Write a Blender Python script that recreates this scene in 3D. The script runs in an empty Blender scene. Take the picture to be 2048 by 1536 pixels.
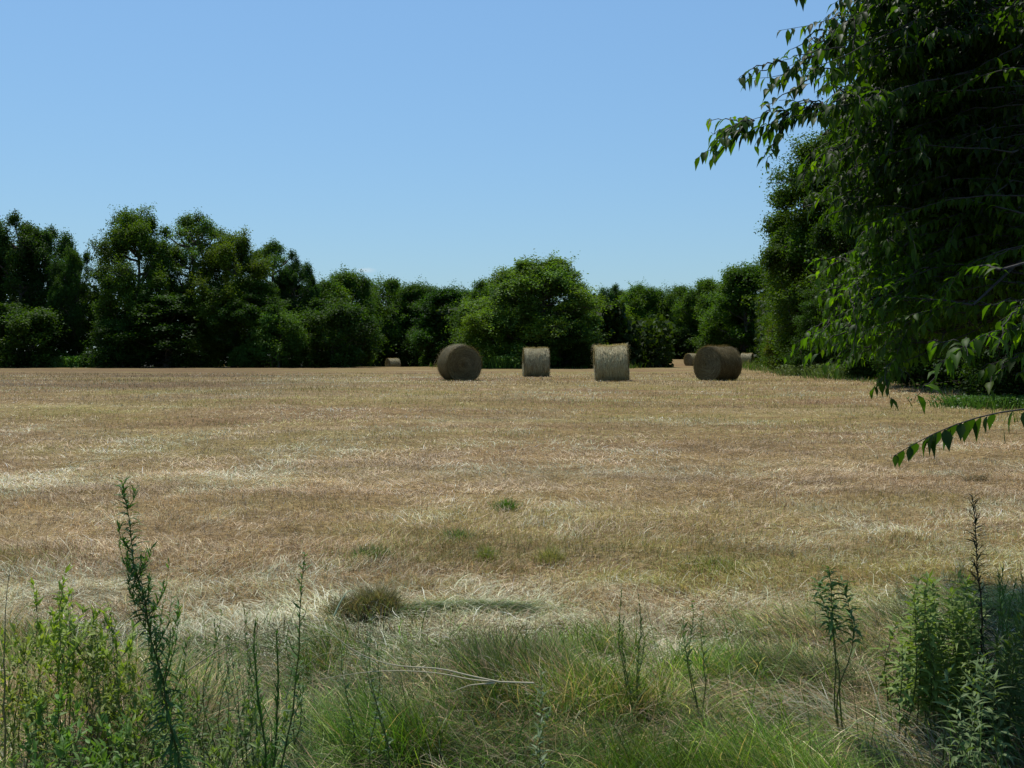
import bpy, math, random
import numpy as np
R = math.radians
scene = bpy.context.scene
COL = scene.collection

# ---------------------------------------------------------------- camera, sky, sun, exposure
F = 1991.0                       # focal length in photograph pixels (2048 wide)
CAMZ = 1.5
PITCH = math.atan(53 / F)
cam = bpy.data.cameras.new("camera")
cam.lens = 35.0; cam.sensor_width = 36.0; cam.clip_start = 0.05; cam.clip_end = 20000
co = bpy.data.objects.new("camera", cam); COL.objects.link(co)
co.location = (0, 0, CAMZ); co.rotation_euler = (math.pi / 2 - PITCH, 0, 0)
scene.camera = co

SUN_EL, SUN_AZ = 68.0, -26.0     # azimuth measured from +Y, positive to the right
world = bpy.data.worlds.new("World"); scene.world = world; world.use_nodes = True
wn = world.node_tree.nodes; wl = world.node_tree.links
bg = wn["Background"]
sky = wn.new("ShaderNodeTexSky"); sky.sky_type = 'NISHITA'; sky.sun_disc = False
sky.sun_elevation = R(SUN_EL); sky.sun_rotation = R(SUN_AZ)
sky.altitude = 0; sky.air_density = 1.5; sky.dust_density = 0.3; sky.ozone_density = 6.0
bg.inputs["Strength"].default_value = 0.15
# film response of a hazy summer sky: flatter gradient from zenith to horizon
gm = wn.new("ShaderNodeGamma"); gm.inputs["Gamma"].default_value = 0.62
sm_ = wn.new("ShaderNodeMix"); sm_.data_type = 'RGBA'; sm_.blend_type = 'MULTIPLY'; sm_.inputs["Factor"].default_value = 1
sm_.inputs["B"].default_value = (.1345 / .15, .188 / .15, .241 / .15, 1); sm_.clamp_result = False
wl.new(sky.outputs[0], gm.inputs[0]); wl.new(gm.outputs[0], sm_.inputs["A"])
# a scrap of fair-weather cloud low in the sky
tc = wn.new("ShaderNodeTexCoord"); mp = wn.new("ShaderNodeMapping"); mp.vector_type = 'POINT'
cd = np.array([(733 - 1024) / F, 1.0, (715 - 541) / F]); cd /= np.linalg.norm(cd)
sub = wn.new("ShaderNodeVectorMath"); sub.operation = 'SUBTRACT'; sub.inputs[1].default_value = tuple(cd)
mul = wn.new("ShaderNodeVectorMath"); mul.operation = 'MULTIPLY'; mul.inputs[1].default_value = (105, 105, 420)
ln = wn.new("ShaderNodeVectorMath"); ln.operation = 'LENGTH'
nz = wn.new("ShaderNodeTexNoise"); nz.inputs["Scale"].default_value = 130; nz.inputs["Detail"].default_value = 5
ad = wn.new("ShaderNodeMath"); ad.operation = 'MULTIPLY_ADD'; ad.inputs[1].default_value = 1.6
mr = wn.new("ShaderNodeMapRange"); mr.inputs["From Min"].default_value = 2.0; mr.inputs["From Max"].default_value = 0.9
mr.inputs["To Min"].default_value = 0.0; mr.inputs["To Max"].default_value = 0.38
mx = wn.new("ShaderNodeMix"); mx.data_type = 'RGBA'; mx.inputs["B"].default_value = (5.0, 5.3, 5.5, 1)
wl.new(tc.outputs["Generated"], sub.inputs[0]); wl.new(sub.outputs[0], mul.inputs[0]); wl.new(mul.outputs[0], ln.inputs[0])
wl.new(tc.outputs["Generated"], nz.inputs["Vector"]); wl.new(nz.outputs["Fac"], ad.inputs[0]); wl.new(ln.outputs["Value"], ad.inputs[2])
wl.new(ad.outputs[0], mr.inputs["Value"]); wl.new(mr.outputs[0], mx.inputs["Factor"])
wl.new(sm_.outputs["Result"], mx.inputs["A"]); wl.new(mx.outputs["Result"], bg.inputs["Color"])

sl = bpy.data.lights.new("sun", 'SUN'); sl.energy = 5.0; sl.angle = R(0.53); sl.color = (1.0, 0.955, 0.88)
so = bpy.data.objects.new("sun", sl); COL.objects.link(so)
so.rotation_euler = (R(90 - SUN_EL), 0, R(180 - SUN_AZ))
so.location = (0, 0, 60)
scene.view_settings.view_transform = 'Standard'; scene.view_settings.look = 'None'
scene.view_settings.exposure = 0.0; scene.view_settings.gamma = 1.0
scene.cycles.max_bounces = 6; scene.cycles.diffuse_bounces = 2; scene.cycles.transmission_bounces = 4
scene.cycles.transparent_max_bounces = 4; scene.cycles.glossy_bounces = 2

# ---------------------------------------------------------------- helpers
def tag(o, label=None, cat=None, group=None, kind=None):
    if label: o["label"] = label
    if cat: o["category"] = cat
    if group: o["group"] = group
    if kind: o["kind"] = kind
    return o

def at(px, py, d):
    """world point on the photograph ray (px,py) at distance d along +Y"""
    fx, fz, uy, uz = math.cos(PITCH), -math.sin(PITCH), math.sin(PITCH), math.cos(PITCH)
    b = (768 - py) / F
    x, y, z = (px - 1024) / F, fx + b * uy, fz + b * uz
    k = d / y
    return np.array([x * k, d, CAMZ + z * k])

def sm(a, b, v):
    t = np.clip((np.asarray(v, float) - a) / (b - a), 0, 1)
    return t * t * (3 - 2 * t)

def hsh(ix, iy, s):
    n = (ix.astype(np.int64) * 374761393 + iy.astype(np.int64) * 668265263 + s * 1442695041) & 0xffffffff
    n = ((n ^ (n >> 13)) * 1274126177) & 0xffffffff
    return ((n ^ (n >> 16)) & 0xffff) / 65535.0

def noise(x, y, s=0):
    x = np.asarray(x, float); y = np.asarray(y, float)
    ix = np.floor(x); iy = np.floor(y); fx = x - ix; fy = y - iy
    fx = fx * fx * (3 - 2 * fx); fy = fy * fy * (3 - 2 * fy)
    a = hsh(ix, iy, s); b = hsh(ix + 1, iy, s); c = hsh(ix, iy + 1, s); e = hsh(ix + 1, iy + 1, s)
    return (a * (1 - fx) + b * fx) * (1 - fy) + (c * (1 - fx) + e * fx) * fy

def fbm(x, y, s=0, o=4):
    v = 0; a = .5; t = 0
    for k in range(o):
        v = v + a * noise(x * 2 ** k, y * 2 ** k, s + k); t += a; a *= .55
    return v / t

def g(x, y):
    """terrain height"""
    x = np.asarray(x, float); y = np.asarray(y, float)
    z = .55 * sm(4, 38, y)
    z = z - .55 * sm(101, 112, y) * (1 - sm(-5, 1, x))
    z = z + .65 * sm(112, 155, y) * sm(8, 15, x)
    near = 1 - sm(10, 26, y)
    z = z + (fbm(x * .8, y * .8, 5, 3) - .5) * (.05 + .05 * near)
    z = z + (noise(x * 3.1, y * 3.1, 9) - .5) * .045 * near + (noise(x * 6.3, y * 6.3, 10) - .5) * .02 * near
    far = sm(8, 18, y) * (1 - sm(70, 120, y))
    z = z + ((fbm(x * .22, y * .95, 14, 3) - .5) * .09 + (noise(x * .9, y * 2.2, 15) - .5) * .035) * far
    return z

def mesh_from(name, verts, loops, sizes, mat, parent=None, cols=None, smooth=False, nrm=None):
    me = bpy.data.meshes.new(name)
    verts = np.asarray(verts, np.float32).reshape(-1, 3); loops = np.asarray(loops, np.int32).ravel()
    sizes = np.asarray(sizes, np.int32)
    me.vertices.add(len(verts)); me.vertices.foreach_set("co", verts.ravel())
    me.loops.add(len(loops)); me.loops.foreach_set("vertex_index", loops)
    me.polygons.add(len(sizes))
    st = np.zeros(len(sizes), np.int32); st[1:] = np.cumsum(sizes)[:-1]
    me.polygons.foreach_set("loop_start", st)
    if smooth: me.polygons.foreach_set("use_smooth", np.ones(len(sizes), bool))
    me.update(calc_edges=True)
    if cols is not None:
        c = np.ones((len(verts), 4), np.float32); c[:, :3] = np.clip(cols, 0, 1)
        at_ = me.color_attributes.new("Col", 'FLOAT_COLOR', 'POINT'); at_.data.foreach_set("color", c.ravel())
    me.materials.append(mat)
    o = bpy.data.objects.new(name, me); COL.objects.link(o)
    if parent is not None: o.parent = parent
    return o

class Acc:
    """collects arrays of verts / faces into one mesh"""
    def __init__(s): s.v = []; s.l = []; s.z = []; s.c = []; s.n = 0
    def add(s, v, l, z, c):
        v = np.asarray(v, float).reshape(-1, 3)
        s.v.append(v); s.l.append(np.asarray(l).ravel() + s.n); s.z.append(np.asarray(z).ravel())
        c = np.asarray(c, float)
        if c.ndim == 1: c = np.tile(c, (len(v), 1))
        s.c.append(c); s.n += len(v)
    def build(s, name, mat, parent=None, smooth=False):
        return mesh_from(name, np.concatenate(s.v), np.concatenate(s.l), np.concatenate(s.z), mat, parent, np.concatenate(s.c), smooth)

def blades(A, base, az, t0, t1, length, width, col, S=3, twist=None, tipcol=None, taper=1.0, curl=None):
    """ribbons: heading az, inclination from vertical t0 -> t1"""
    N = len(base); S1 = S
    p = np.array(base, float); hx = np.cos(az); hy = np.sin(az)
    tw = np.zeros(N) if twist is None else twist
    sx = -np.sin(az + tw); sy = np.cos(az + tw)
    V = np.zeros((N, 2 * S1 + 1, 3)); C = np.zeros((N, 2 * S1 + 1, 3))
    tipcol = col if tipcol is None else tipcol
    for k in range(S1 + 1):
        f = k / S1
        if curl is not None and k: hx = np.cos(az + curl * f); hy = np.sin(az + curl * f)
        w = width * (1 - f) ** .6 * .5 * taper if k < S1 else 0
        c = col * (1 - f) + tipcol * f
        if k < S1:
            for j, sg in enumerate((-1, 1)):
                V[:, 2 * k + j, 0] = p[:, 0] + sg * sx * w
                V[:, 2 * k + j, 1] = p[:, 1] + sg * sy * w
                V[:, 2 * k + j, 2] = p[:, 2]
                C[:, 2 * k + j] = c
        else:
            V[:, 2 * S1] = p; C[:, 2 * S1] = c
        t = t0 + (t1 - t0) * (f + .5 / S1)
        st = (length / S1)
        p = p + np.stack([np.sin(t) * hx * st, np.sin(t) * hy * st, np.cos(t) * st], 1)
    pat = []; sz = []
    for k in range(S1 - 1):
        pat += [2 * k, 2 * k + 1, 2 * k + 3, 2 * k + 2]; sz.append(4)
    pat += [2 * S1 - 2, 2 * S1 - 1, 2 * S1]; sz.append(3)
    off = (np.arange(N) * (2 * S1 + 1))[:, None]
    A.add(V, (np.array(pat)[None] + off), np.tile(sz, N), C.reshape(-1, 3))

def unit(v): return v / np.maximum(np.linalg.norm(v, axis=-1, keepdims=True), 1e-9)

def cards(A, c, L, W, col, rng, up=.5, out=None):
    """small folded leaf faces, one quad each"""
    N = len(c)
    n = rng.normal(size=(N, 3)); n[:, 2] = np.abs(n[:, 2]) + up
    if out is not None: n = n + out
    n = unit(n)
    a = unit(np.cross(n, rng.normal(size=(N, 3)))); b = np.cross(n, a)
    L = L[:, None]; W = W[:, None]
    V = np.stack([c - a * L * .5, c - b * W * .5 + n * W * .18 + a * L * .05, c + a * L * .5 - n * L * .12, c + b * W * .5 + n * W * .18 + a * L * .05], 1)
    A.add(V, np.arange(4)[None] + (np.arange(N) * 4)[:, None], np.full(N, 4), np.repeat(col, 4, 0))

def leaves(A, p, d, L, W, droop, col, rng, fold=.35, curl=None):
    """modelled leaves: 11 verts, folded along the midrib, bending towards the ground"""
    N = len(p); d = unit(np.array(d, float)); p = np.array(p, float)
    s = unit(np.cross(d, np.array([0, 0, 1.0]) + rng.normal(size=(N, 3)) * .25))
    prof = [0, .85, 1.0, .42, 0]; us = [0, .2, .44, .73, 1.0]
    V = np.zeros((N, 11, 3)); k = 0; q = p.copy(); prev = 0
    for r in range(5):
        st = (us[r] - prev) * L; prev = us[r]
        dd = d + np.array([0, 0, -1.0]) * (droop * us[r])[:, None]; dd = unit(dd)
        q = q + dd * st[:, None]
        if r in (0, 4): V[:, k] = q; k += 1; continue
        n = np.cross(s, dd)
        w = (W * .5 * prof[r])[:, None]
        V[:, k] = q - s * w + n * w * fold; V[:, k + 1] = q; V[:, k + 2] = q + s * w + n * w * fold; k += 3
    pat = [0, 2, 1, 0, 3, 2, 1, 2, 5, 4, 2, 3, 6, 5, 4, 5, 8, 7, 5, 6, 9, 8, 7, 8, 10, 8, 9, 10]
    sz = [3, 3, 4, 4, 4, 4, 3, 3]
    cc = np.repeat(col, 11, 0)
    A.add(V, np.array(pat)[None] + (np.arange(N) * 11)[:, None], np.tile(sz, N), cc)

def tube(A, pts, rad, n, col):
    pts = np.asarray(pts, float); K = len(pts); rad = np.broadcast_to(np.asarray(rad, float), (K,))
    t = np.gradient(pts, axis=0); t = unit(t)
    ref = np.array([0, 0, 1.0]) if abs(t[0][2]) < .9 else np.array([1.0, 0, 0])
    u = unit(np.cross(t, ref)); v = np.cross(t, u)
    a = np.linspace(0, 2 * np.pi, n, endpoint=False)
    V = pts[:, None] + (u[:, None] * np.cos(a)[None, :, None] + v[:, None] * np.sin(a)[None, :, None]) * rad[:, None, None]
    i = np.arange(K - 1)[:, None] * n; j = np.arange(n)[None]; j2 = (j + 1) % n
    q = np.stack([i + j, i + j2, i + n + j2, i + n + j], -1).reshape(-1, 4)
    A.add(V, q, np.full(len(q), 4), col)

def curve(a, b, k, rng, sag=0, wob=.05):
    a = np.asarray(a, float); b = np.asarray(b, float); f = np.linspace(0, 1, k)[:, None]
    L = np.linalg.norm(b - a)
    p = a + (b - a) * f
    p[:, 2] += (4 * f * (1 - f))[:, 0] * sag * L
    if k > 2: p[1:-1] += rng.normal(size=(k - 2, 3)) * wob * L
    return p

def empty(name, loc, label, cat, group=None):
    o = bpy.data.objects.new(name, None); COL.objects.link(o); o.location = tuple(float(v) for v in loc)
    o.empty_display_size = .3
    return tag(o, label, cat, group)

# ---------------------------------------------------------------- materials
def nodes(name):
    m = bpy.data.materials.new(name); m.use_nodes = True
    t = m.node_tree; t.nodes.clear()
    out = t.nodes.new("ShaderNodeOutputMaterial")
    return m, t, out

def leaf_mat(name, trans=.35, rough=.5, spec=.25, tcol=(1.6, 1.5, .5), use_obj=True):
    m, t, out = nodes(name)
    at_ = t.nodes.new("ShaderNodeAttribute"); at_.attribute_name = "Col"
    base = at_.outputs["Color"]
    if use_obj:
        oi = t.nodes.new("ShaderNodeObjectInfo"); mm = t.nodes.new("ShaderNodeMix"); mm.data_type = 'RGBA'; mm.blend_type = 'MULTIPLY'
        mm.inputs["Factor"].default_value = 1
        t.links.new(base, mm.inputs["A"]); t.links.new(oi.outputs["Color"], mm.inputs["B"]); base = mm.outputs["Result"]
    b = t.nodes.new("ShaderNodeBsdfPrincipled"); b.inputs["Roughness"].default_value = rough
    b.inputs["Specular IOR Level"].default_value = spec
    t.links.new(base, b.inputs["Base Color"])
    tr = t.nodes.new("ShaderNodeBsdfTranslucent"); tm = t.nodes.new("ShaderNodeMix"); tm.data_type = 'RGBA'; tm.blend_type = 'MULTIPLY'
    tm.inputs["Factor"].default_value = 1; tm.inputs["B"].default_value = (*tcol, 1); tm.clamp_result = False
    t.links.new(base, tm.inputs["A"]); t.links.new(tm.outputs["Result"], tr.inputs["Color"])
    ms = t.nodes.new("ShaderNodeMixShader"); ms.inputs["Fac"].default_value = trans
    t.links.new(b.outputs[0], ms.inputs[1]); t.links.new(tr.outputs[0], ms.inputs[2]); t.links.new(ms.outputs[0], out.inputs["Surface"])
    return m

M_CROWN = leaf_mat("tree_foliage", .36, .6, .12, (1.9, 1.9, .35))
M_LEAF = leaf_mat("broad_leaf", .42, .5, .12, (3.4, 4.0, .5), False)
M_WEED = leaf_mat("weed_leaf", .35, .5, .2, (1.5, 1.6, .45), False)
M_GRASS = leaf_mat("grass_blade", .35, .5, .25, (1.3, 1.4, .6), False)
M_STRAW = leaf_mat("dry_straw", .22, .6, .25, (1.2, 1.1, .8), False)

def bark_mat(k=1.0):
    m, t, out = nodes("bark")
    b = t.nodes.new("ShaderNodeBsdfPrincipled"); b.inputs["Roughness"].default_value = .9
    tcn = t.nodes.new("ShaderNodeTexCoord"); mpn = t.nodes.new("ShaderNodeMapping"); mpn.inputs["Scale"].default_value = (14, 14, 3)
    n = t.nodes.new("ShaderNodeTexNoise"); n.inputs["Scale"].default_value = 2; n.inputs["Detail"].default_value = 6
    r = t.nodes.new("ShaderNodeValToRGB"); r.color_ramp.elements[0].color = (.028 * k, .022 * k, .016 * k, 1); r.color_ramp.elements[1].color = (.15 * k, .125 * k, .10 * k, 1)
    bp = t.nodes.new("ShaderNodeBump"); bp.inputs["Strength"].default_value = .7; bp.inputs["Distance"].default_value = .03
    L = t.links.new
    L(tcn.outputs["Object"], mpn.inputs[0]); L(mpn.outputs[0], n.inputs["Vector"]); L(n.outputs["Fac"], r.inputs[0]); L(r.outputs[0], b.inputs["Base Color"])
    L(n.outputs["Fac"], bp.inputs["Height"]); L(bp.outputs[0], b.inputs["Normal"]); L(b.outputs[0], out.inputs[0])
    return m
M_BARK = bark_mat(); M_TWIG = bark_mat(.35)

def ground_mat():
    m, t, out = nodes("mown_field")
    N = t.nodes.new; L = t.links.new
    b = N("ShaderNodeBsdfPrincipled"); b.inputs["Roughness"].default_value = .95; b.inputs["Specular IOR Level"].default_value = .1
    tcn = N("ShaderNodeTexCoord")
    def tex(sx, sy, sc, det, dist=0.0, rot=0.0):
        mpn = N("ShaderNodeMapping"); mpn.inputs["Scale"].default_value = (sx, sy, 1); mpn.inputs["Rotation"].default_value = (0, 0, rot)
        n = N("ShaderNodeTexNoise"); n.inputs["Scale"].default_value = sc; n.inputs["Detail"].default_value = det
        n.inputs["Roughness"].default_value = .62; n.inputs["Distortion"].default_value = dist
        L(tcn.outputs["Object"], mpn.inputs[0]); L(mpn.outputs[0], n.inputs["Vector"]); return n.outputs["Fac"]
    def ramp(f, stops):
        r = N("ShaderNodeValToRGB"); e = r.color_ramp.elements
        while len(e) < len(stops): e.new(.5)
        for k, (p, c) in enumerate(stops): e[k].position = p; e[k].color = (*c, 1)
        L(f, r.inputs[0]); return r.outputs[0]
    def mix(f, a, c, mode='MIX'):
        x = N("ShaderNodeMix"); x.data_type = 'RGBA'; x.blend_type = mode
        if isinstance(f, float): x.inputs["Factor"].default_value = f
        else: L(f, x.inputs["Factor"])
        for s, v in (("A", a), ("B", c)):
            if isinstance(v, tuple): x.inputs[s].default_value = (*v, 1)
            else: L(v, x.inputs[s])
        return x.outputs["Result"]
    streak = tex(.30, 1.0, .35, 8, .6, R(4))
    patch = tex(.6, 1.0, .13, 6, .8)
    fine = tex(1.0, 1.3, 14, 8)
    mid = tex(.7, 1.1, 2.1, 8, .5, R(-6))
    c0 = ramp(streak, [(.30, (.13, .080, .036)), (.45, (.20, .130, .060)), (.56, (.22, .160, .066)), (.70, (.33, .27, .15))])
    c1 = ramp(patch, [(.36, (.15, .088, .048)), (.5, (.21, .15, .066)), (.62, (.19, .17, .05)), (.75, (.26, .18, .085))])
    c = mix(.5, c0, c1)
    c = mix(.75, c, ramp(mid, [(.30, (.55, .52, .48)), (.5, (1.0, 1.0, 1.0)), (.7, (1.35, 1.33, 1.28))]), 'MULTIPLY')
    c = mix(.9, c, ramp(fine, [(.30, (.35, .33, .3)), (.52, (1.0, 1.0, 1.0)), (.72, (1.6, 1.6, 1.55))]), 'MULTIPLY')
    at_ = N("ShaderNodeAttribute"); at_.attribute_name = "Col"
    sep = N("ShaderNodeSeparateColor"); L(at_.outputs["Color"], sep.inputs[0])
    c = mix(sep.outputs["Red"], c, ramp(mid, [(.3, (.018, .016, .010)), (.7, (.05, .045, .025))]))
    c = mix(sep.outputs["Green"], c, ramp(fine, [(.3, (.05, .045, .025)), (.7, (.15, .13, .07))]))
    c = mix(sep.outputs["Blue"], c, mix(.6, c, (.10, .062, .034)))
    L(c, b.inputs["Base Color"])
    bp = N("ShaderNodeBump"); bp.inputs["Strength"].default_value = .9; bp.inputs["Distance"].default_value = .05
    s = N("ShaderNodeMath"); s.operation = 'ADD'; L(fine, s.inputs[0]); L(mid, s.inputs[1])
    L(s.outputs[0], bp.inputs["Height"]); L(bp.outputs[0], b.inputs["Normal"]); L(b.outputs[0], out.inputs[0])
    return m
M_GROUND = ground_mat()

# ---------------------------------------------------------------- ground
FIELD = np.array([(-160, -60), (-160, 96), (-48, 95), (-30, 98), (-20, 101), (-19, 119), (-9, 119), (-7, 101), (-4.5, 84), (9.5, 84), (12, 100), (16, 158),
                  (34, 158), (30, 122), (25, 108), (18.5, 74), (16.5, 60), (16, 50), (14.5, 39), (13.8, 30), (11.8, 22), (9.5, 14), (9, 5), (9, -60)], float)
def field_sd(x, y):
    """signed distance to the field's edge, positive outside"""
    x = np.asarray(x, float).ravel(); y = np.asarray(y, float).ravel()
    best = np.full(len(x), 1e9); ins = np.zeros(len(x), bool); n = len(FIELD)
    for i in range(n):
        a = FIELD[i]; b = FIELD[(i + 1) % n]; e = b - a
        t = np.clip(((x - a[0]) * e[0] + (y - a[1]) * e[1]) / (e @ e), 0, 1)
        best = np.minimum(best, np.hypot(x - a[0] - t * e[0], y - a[1] - t * e[1]))
        cr = (a[1] > y) != (b[1] > y)
        with np.errstate(divide='ignore', invalid='ignore'):
            xi = a[0] + (y - a[1]) * e[0] / (e[1] if e[1] else 1e-9)
        ins ^= cr & (x < xi)
    return np.where(ins, -best, best)

def axis(near0, near1, step, far, ratio):
    v = list(np.arange(near0, near1 + 1e-6, step)); s = step; hi = v[-1]
    while hi < far: s *= ratio; hi += s; v.append(hi)
    lo = v[0]; s = step; w = []
    while lo > -far * .4: s *= ratio; lo -= s; w.append(lo)
    return np.array(w[::-1] + v)
xs = axis(-9, 9, .17, 6000, 1.045); xs = xs[xs < 6000]
xs = np.unique(np.round(np.concatenate([xs, -xs[xs > 9]]), 3))
ys = axis(0, 13, .13, 9000, 1.0125)
X, Y = np.meshgrid(xs, ys); Z = g(X, Y)
sd = field_sd(X, Y).reshape(X.shape)
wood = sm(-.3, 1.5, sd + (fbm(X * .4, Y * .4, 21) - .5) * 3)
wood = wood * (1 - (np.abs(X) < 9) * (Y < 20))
verge = (1 - sm(4.6, 5.6, Y + (noise(X * .7, Y * .7, 31) - .5) * 1.2)) * .8  # darkens the ground under the grass, shade between blades put in
nC = len(xs); nR = len(ys)
idx = np.arange(nC * nR).reshape(nR, nC)
q = np.stack([idx[:-1, :-1], idx[:-1, 1:], idx[1:, 1:], idx[1:, :-1]], -1).reshape(-1, 4)
def bare(x, y):
    return sm(-.10, -.28, x / np.maximum(y, 1)) * sm(24, 34, y) * (1 - sm(80, 100, y)) * (.35 + .65 * sm(.42, .58, fbm(x * .12, y * .35, 88, 3)))
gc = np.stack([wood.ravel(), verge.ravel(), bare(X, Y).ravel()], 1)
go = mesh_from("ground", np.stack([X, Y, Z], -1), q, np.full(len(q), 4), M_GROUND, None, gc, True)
tag(go, "broad mown hay field of tan stubble", None, None, "structure")

def wedge(rng, N, d0, d1, power=1.0):
    """points in the camera's wedge, density falling with distance"""
    u = rng.random(N); y = (d0 ** (1 - power + 1e-6) * (1 - u) + u * d1 ** (1 - power + 1e-6)) ** (1 / (1 - power + 1e-6))
    x = (rng.random(N) * 2 - 1) * (.56 * y + 1.1)
    return x, y

PAL_TAN = np.array([(.43, .325, .18), (.34, .25, .135), (.49, .39, .24), (.25, .175, .10), (.42, .30, .185), (.58, .49, .32), (.16, .11, .065)])
PAL_PALE = np.array([(.55, .54, .37), (.45, .48, .31), (.68, .66, .49), (.36, .40, .24), (.57, .51, .35)])
PAL_OLV = np.array([(.27, .25, .07), (.21, .22, .06), (.33, .28, .10)])
PAL_GRN = np.array([(.06, .145, .012), (.09, .18, .015), (.12, .20, .025), (.045, .11, .012), (.15, .22, .03), (.03, .075, .01)])
PAL_GREY = np.array([(.14, .19, .065), (.19, .24, .095), (.09, .14, .04), (.05, .09, .025)])
def pick(rng, pal, n, j=.12):
    return pal[rng.integers(len(pal), size=n)] * (1 + rng.normal(size=(n, 1)) * j)

def hay_colour(rng, x, y):
    n = len(x)
    sdv = field_sd(x, y)
    s = .55 * fbm(x * .28 + 3, y * .8 + x * .06, 41, 4) + .45 * fbm(sdv * .8, x * .12 + y * .1, 43, 4)      # swaths: across the view and parallel to the edge
    s = .5 + (s - .5) * 1.35
    pale = sm(.53, .66, s) * .85
    front = np.exp(-((y - 5.75 - .5 * (noise(x * .5, y * 0, 3) - .5)) / .85) ** 2) * (.44 + .75 * sm(.38, .62, fbm(x * .9, y * .9, 47, 3)))
    front = front * (1 - sm(1.2, 2.6, np.abs(x + .1)) * .35)
    pp = np.clip(pale * .65 + front, 0, .97); pink = sm(7, 9, y) * (1 - sm(14, 24, y))
    olv = sm(.50, .62, fbm(x * .2, y * .45, 55, 4)) * .8 + .08
    c = pick(rng, PAL_TAN, n)
    u = rng.random(n)
    c = c * (1 + pink[:, None] * np.array([.03, .02, .07]))
    c = np.where((u < olv * (1 - .7 * pink))[:, None], pick(rng, PAL_OLV, n), c)
    c = np.where((rng.random(n) < pp)[:, None], pick(rng, PAL_PALE, n), c)
    br = (1 - .42 * bare(x, y)) * (.35 + 1.3 * fbm(x * .5, y * .9, 61, 4)) * (.72 + .56 * noise(x * 2.6, y * 3.4, 62)) * np.exp(rng.normal(size=n) * .25)
    br = br * (1 - front) + (br * .5 + .8) * front if True else br
    return c * (1.25 * br)[:, None]

def make_straw():
    rng = np.random.default_rng(11)
    A = Acc()
    # lying cut hay, close
    N = 190000
    x, y = wedge(rng, N, 4.2, 12, 1.5)
    swirl = noise(x * 1.3, y * 1.3, 71) * 5 + noise(x * .4, y * .4, 72) * 4
    az = swirl + rng.normal(size=N) * 1.1
    z = g(x, y) + rng.random(N) ** 2 * .045
    Ln = .04 + rng.random(N) ** 2 * .15
    t0 = R(72) + rng.normal(size=N) * .22; t1 = R(96) + rng.normal(size=N) * .25
    w = .0018 + rng.random(N) * .0028
    kk = noise(x * 4, y * 4, 76) > .5; t0 = np.where(kk, t0 - .45, t0)
    blades(A, np.stack([x, y, z], 1), az, t0, t1, Ln, w, hay_colour(rng, x, y), 4, rng.normal(size=N) * .5, curl=rng.normal(size=N) * 1.0)
    # lying hay, farther
    N = 150000
    x, y = wedge(rng, N, 10.5, 55, 1.5)
    az = noise(x * .9, y * .9, 73) * 8 + rng.normal(size=N) * 1.0
    z = g(x, y) + rng.random(N) * .03
    Ln = .06 + rng.random(N) * .16
    blades(A, np.stack([x, y, z], 1), az, R(75) + rng.normal(size=N) * .2, R(95) + rng.normal(size=N) * .15, Ln, .0016 + y * .00027, hay_colour(rng, x, y), 2, rng.normal(size=N) * .5)
    tag(A.build("cut_hay", M_STRAW), "loose cut hay lying over the field in pale streaks", "hay", None, "stuff")
    # stubble
    A = Acc()
    N = 190000
    x, y = wedge(rng, N, 5.4, 60, 1.35)
    row = sm(.35, .6, fbm(x * .35, y * 1.2, 81, 3)); keep = rng.random(N) < .35 + .65 * row
    x, y = x[keep], y[keep]; N = len(x)
    az = rng.random(N) * 6.28
    Ln = (.03 + rng.random(N) * .06) * (1 + .5 * sm(10, 40, y))
    t = np.abs(rng.normal(size=N)) * .5
    blades(A, np.stack([x, y, g(x, y) - .005], 1), az, t, t + .5 * rng.random(N), Ln, .002 + y * .00042, hay_colour(rng, x, y) * .95, 2, rng.random(N) * 3)
    tag(A.build("stubble", M_STRAW), "short tan stubble standing all over the mown field", "stubble", None, "stuff")
make_straw()

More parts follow.
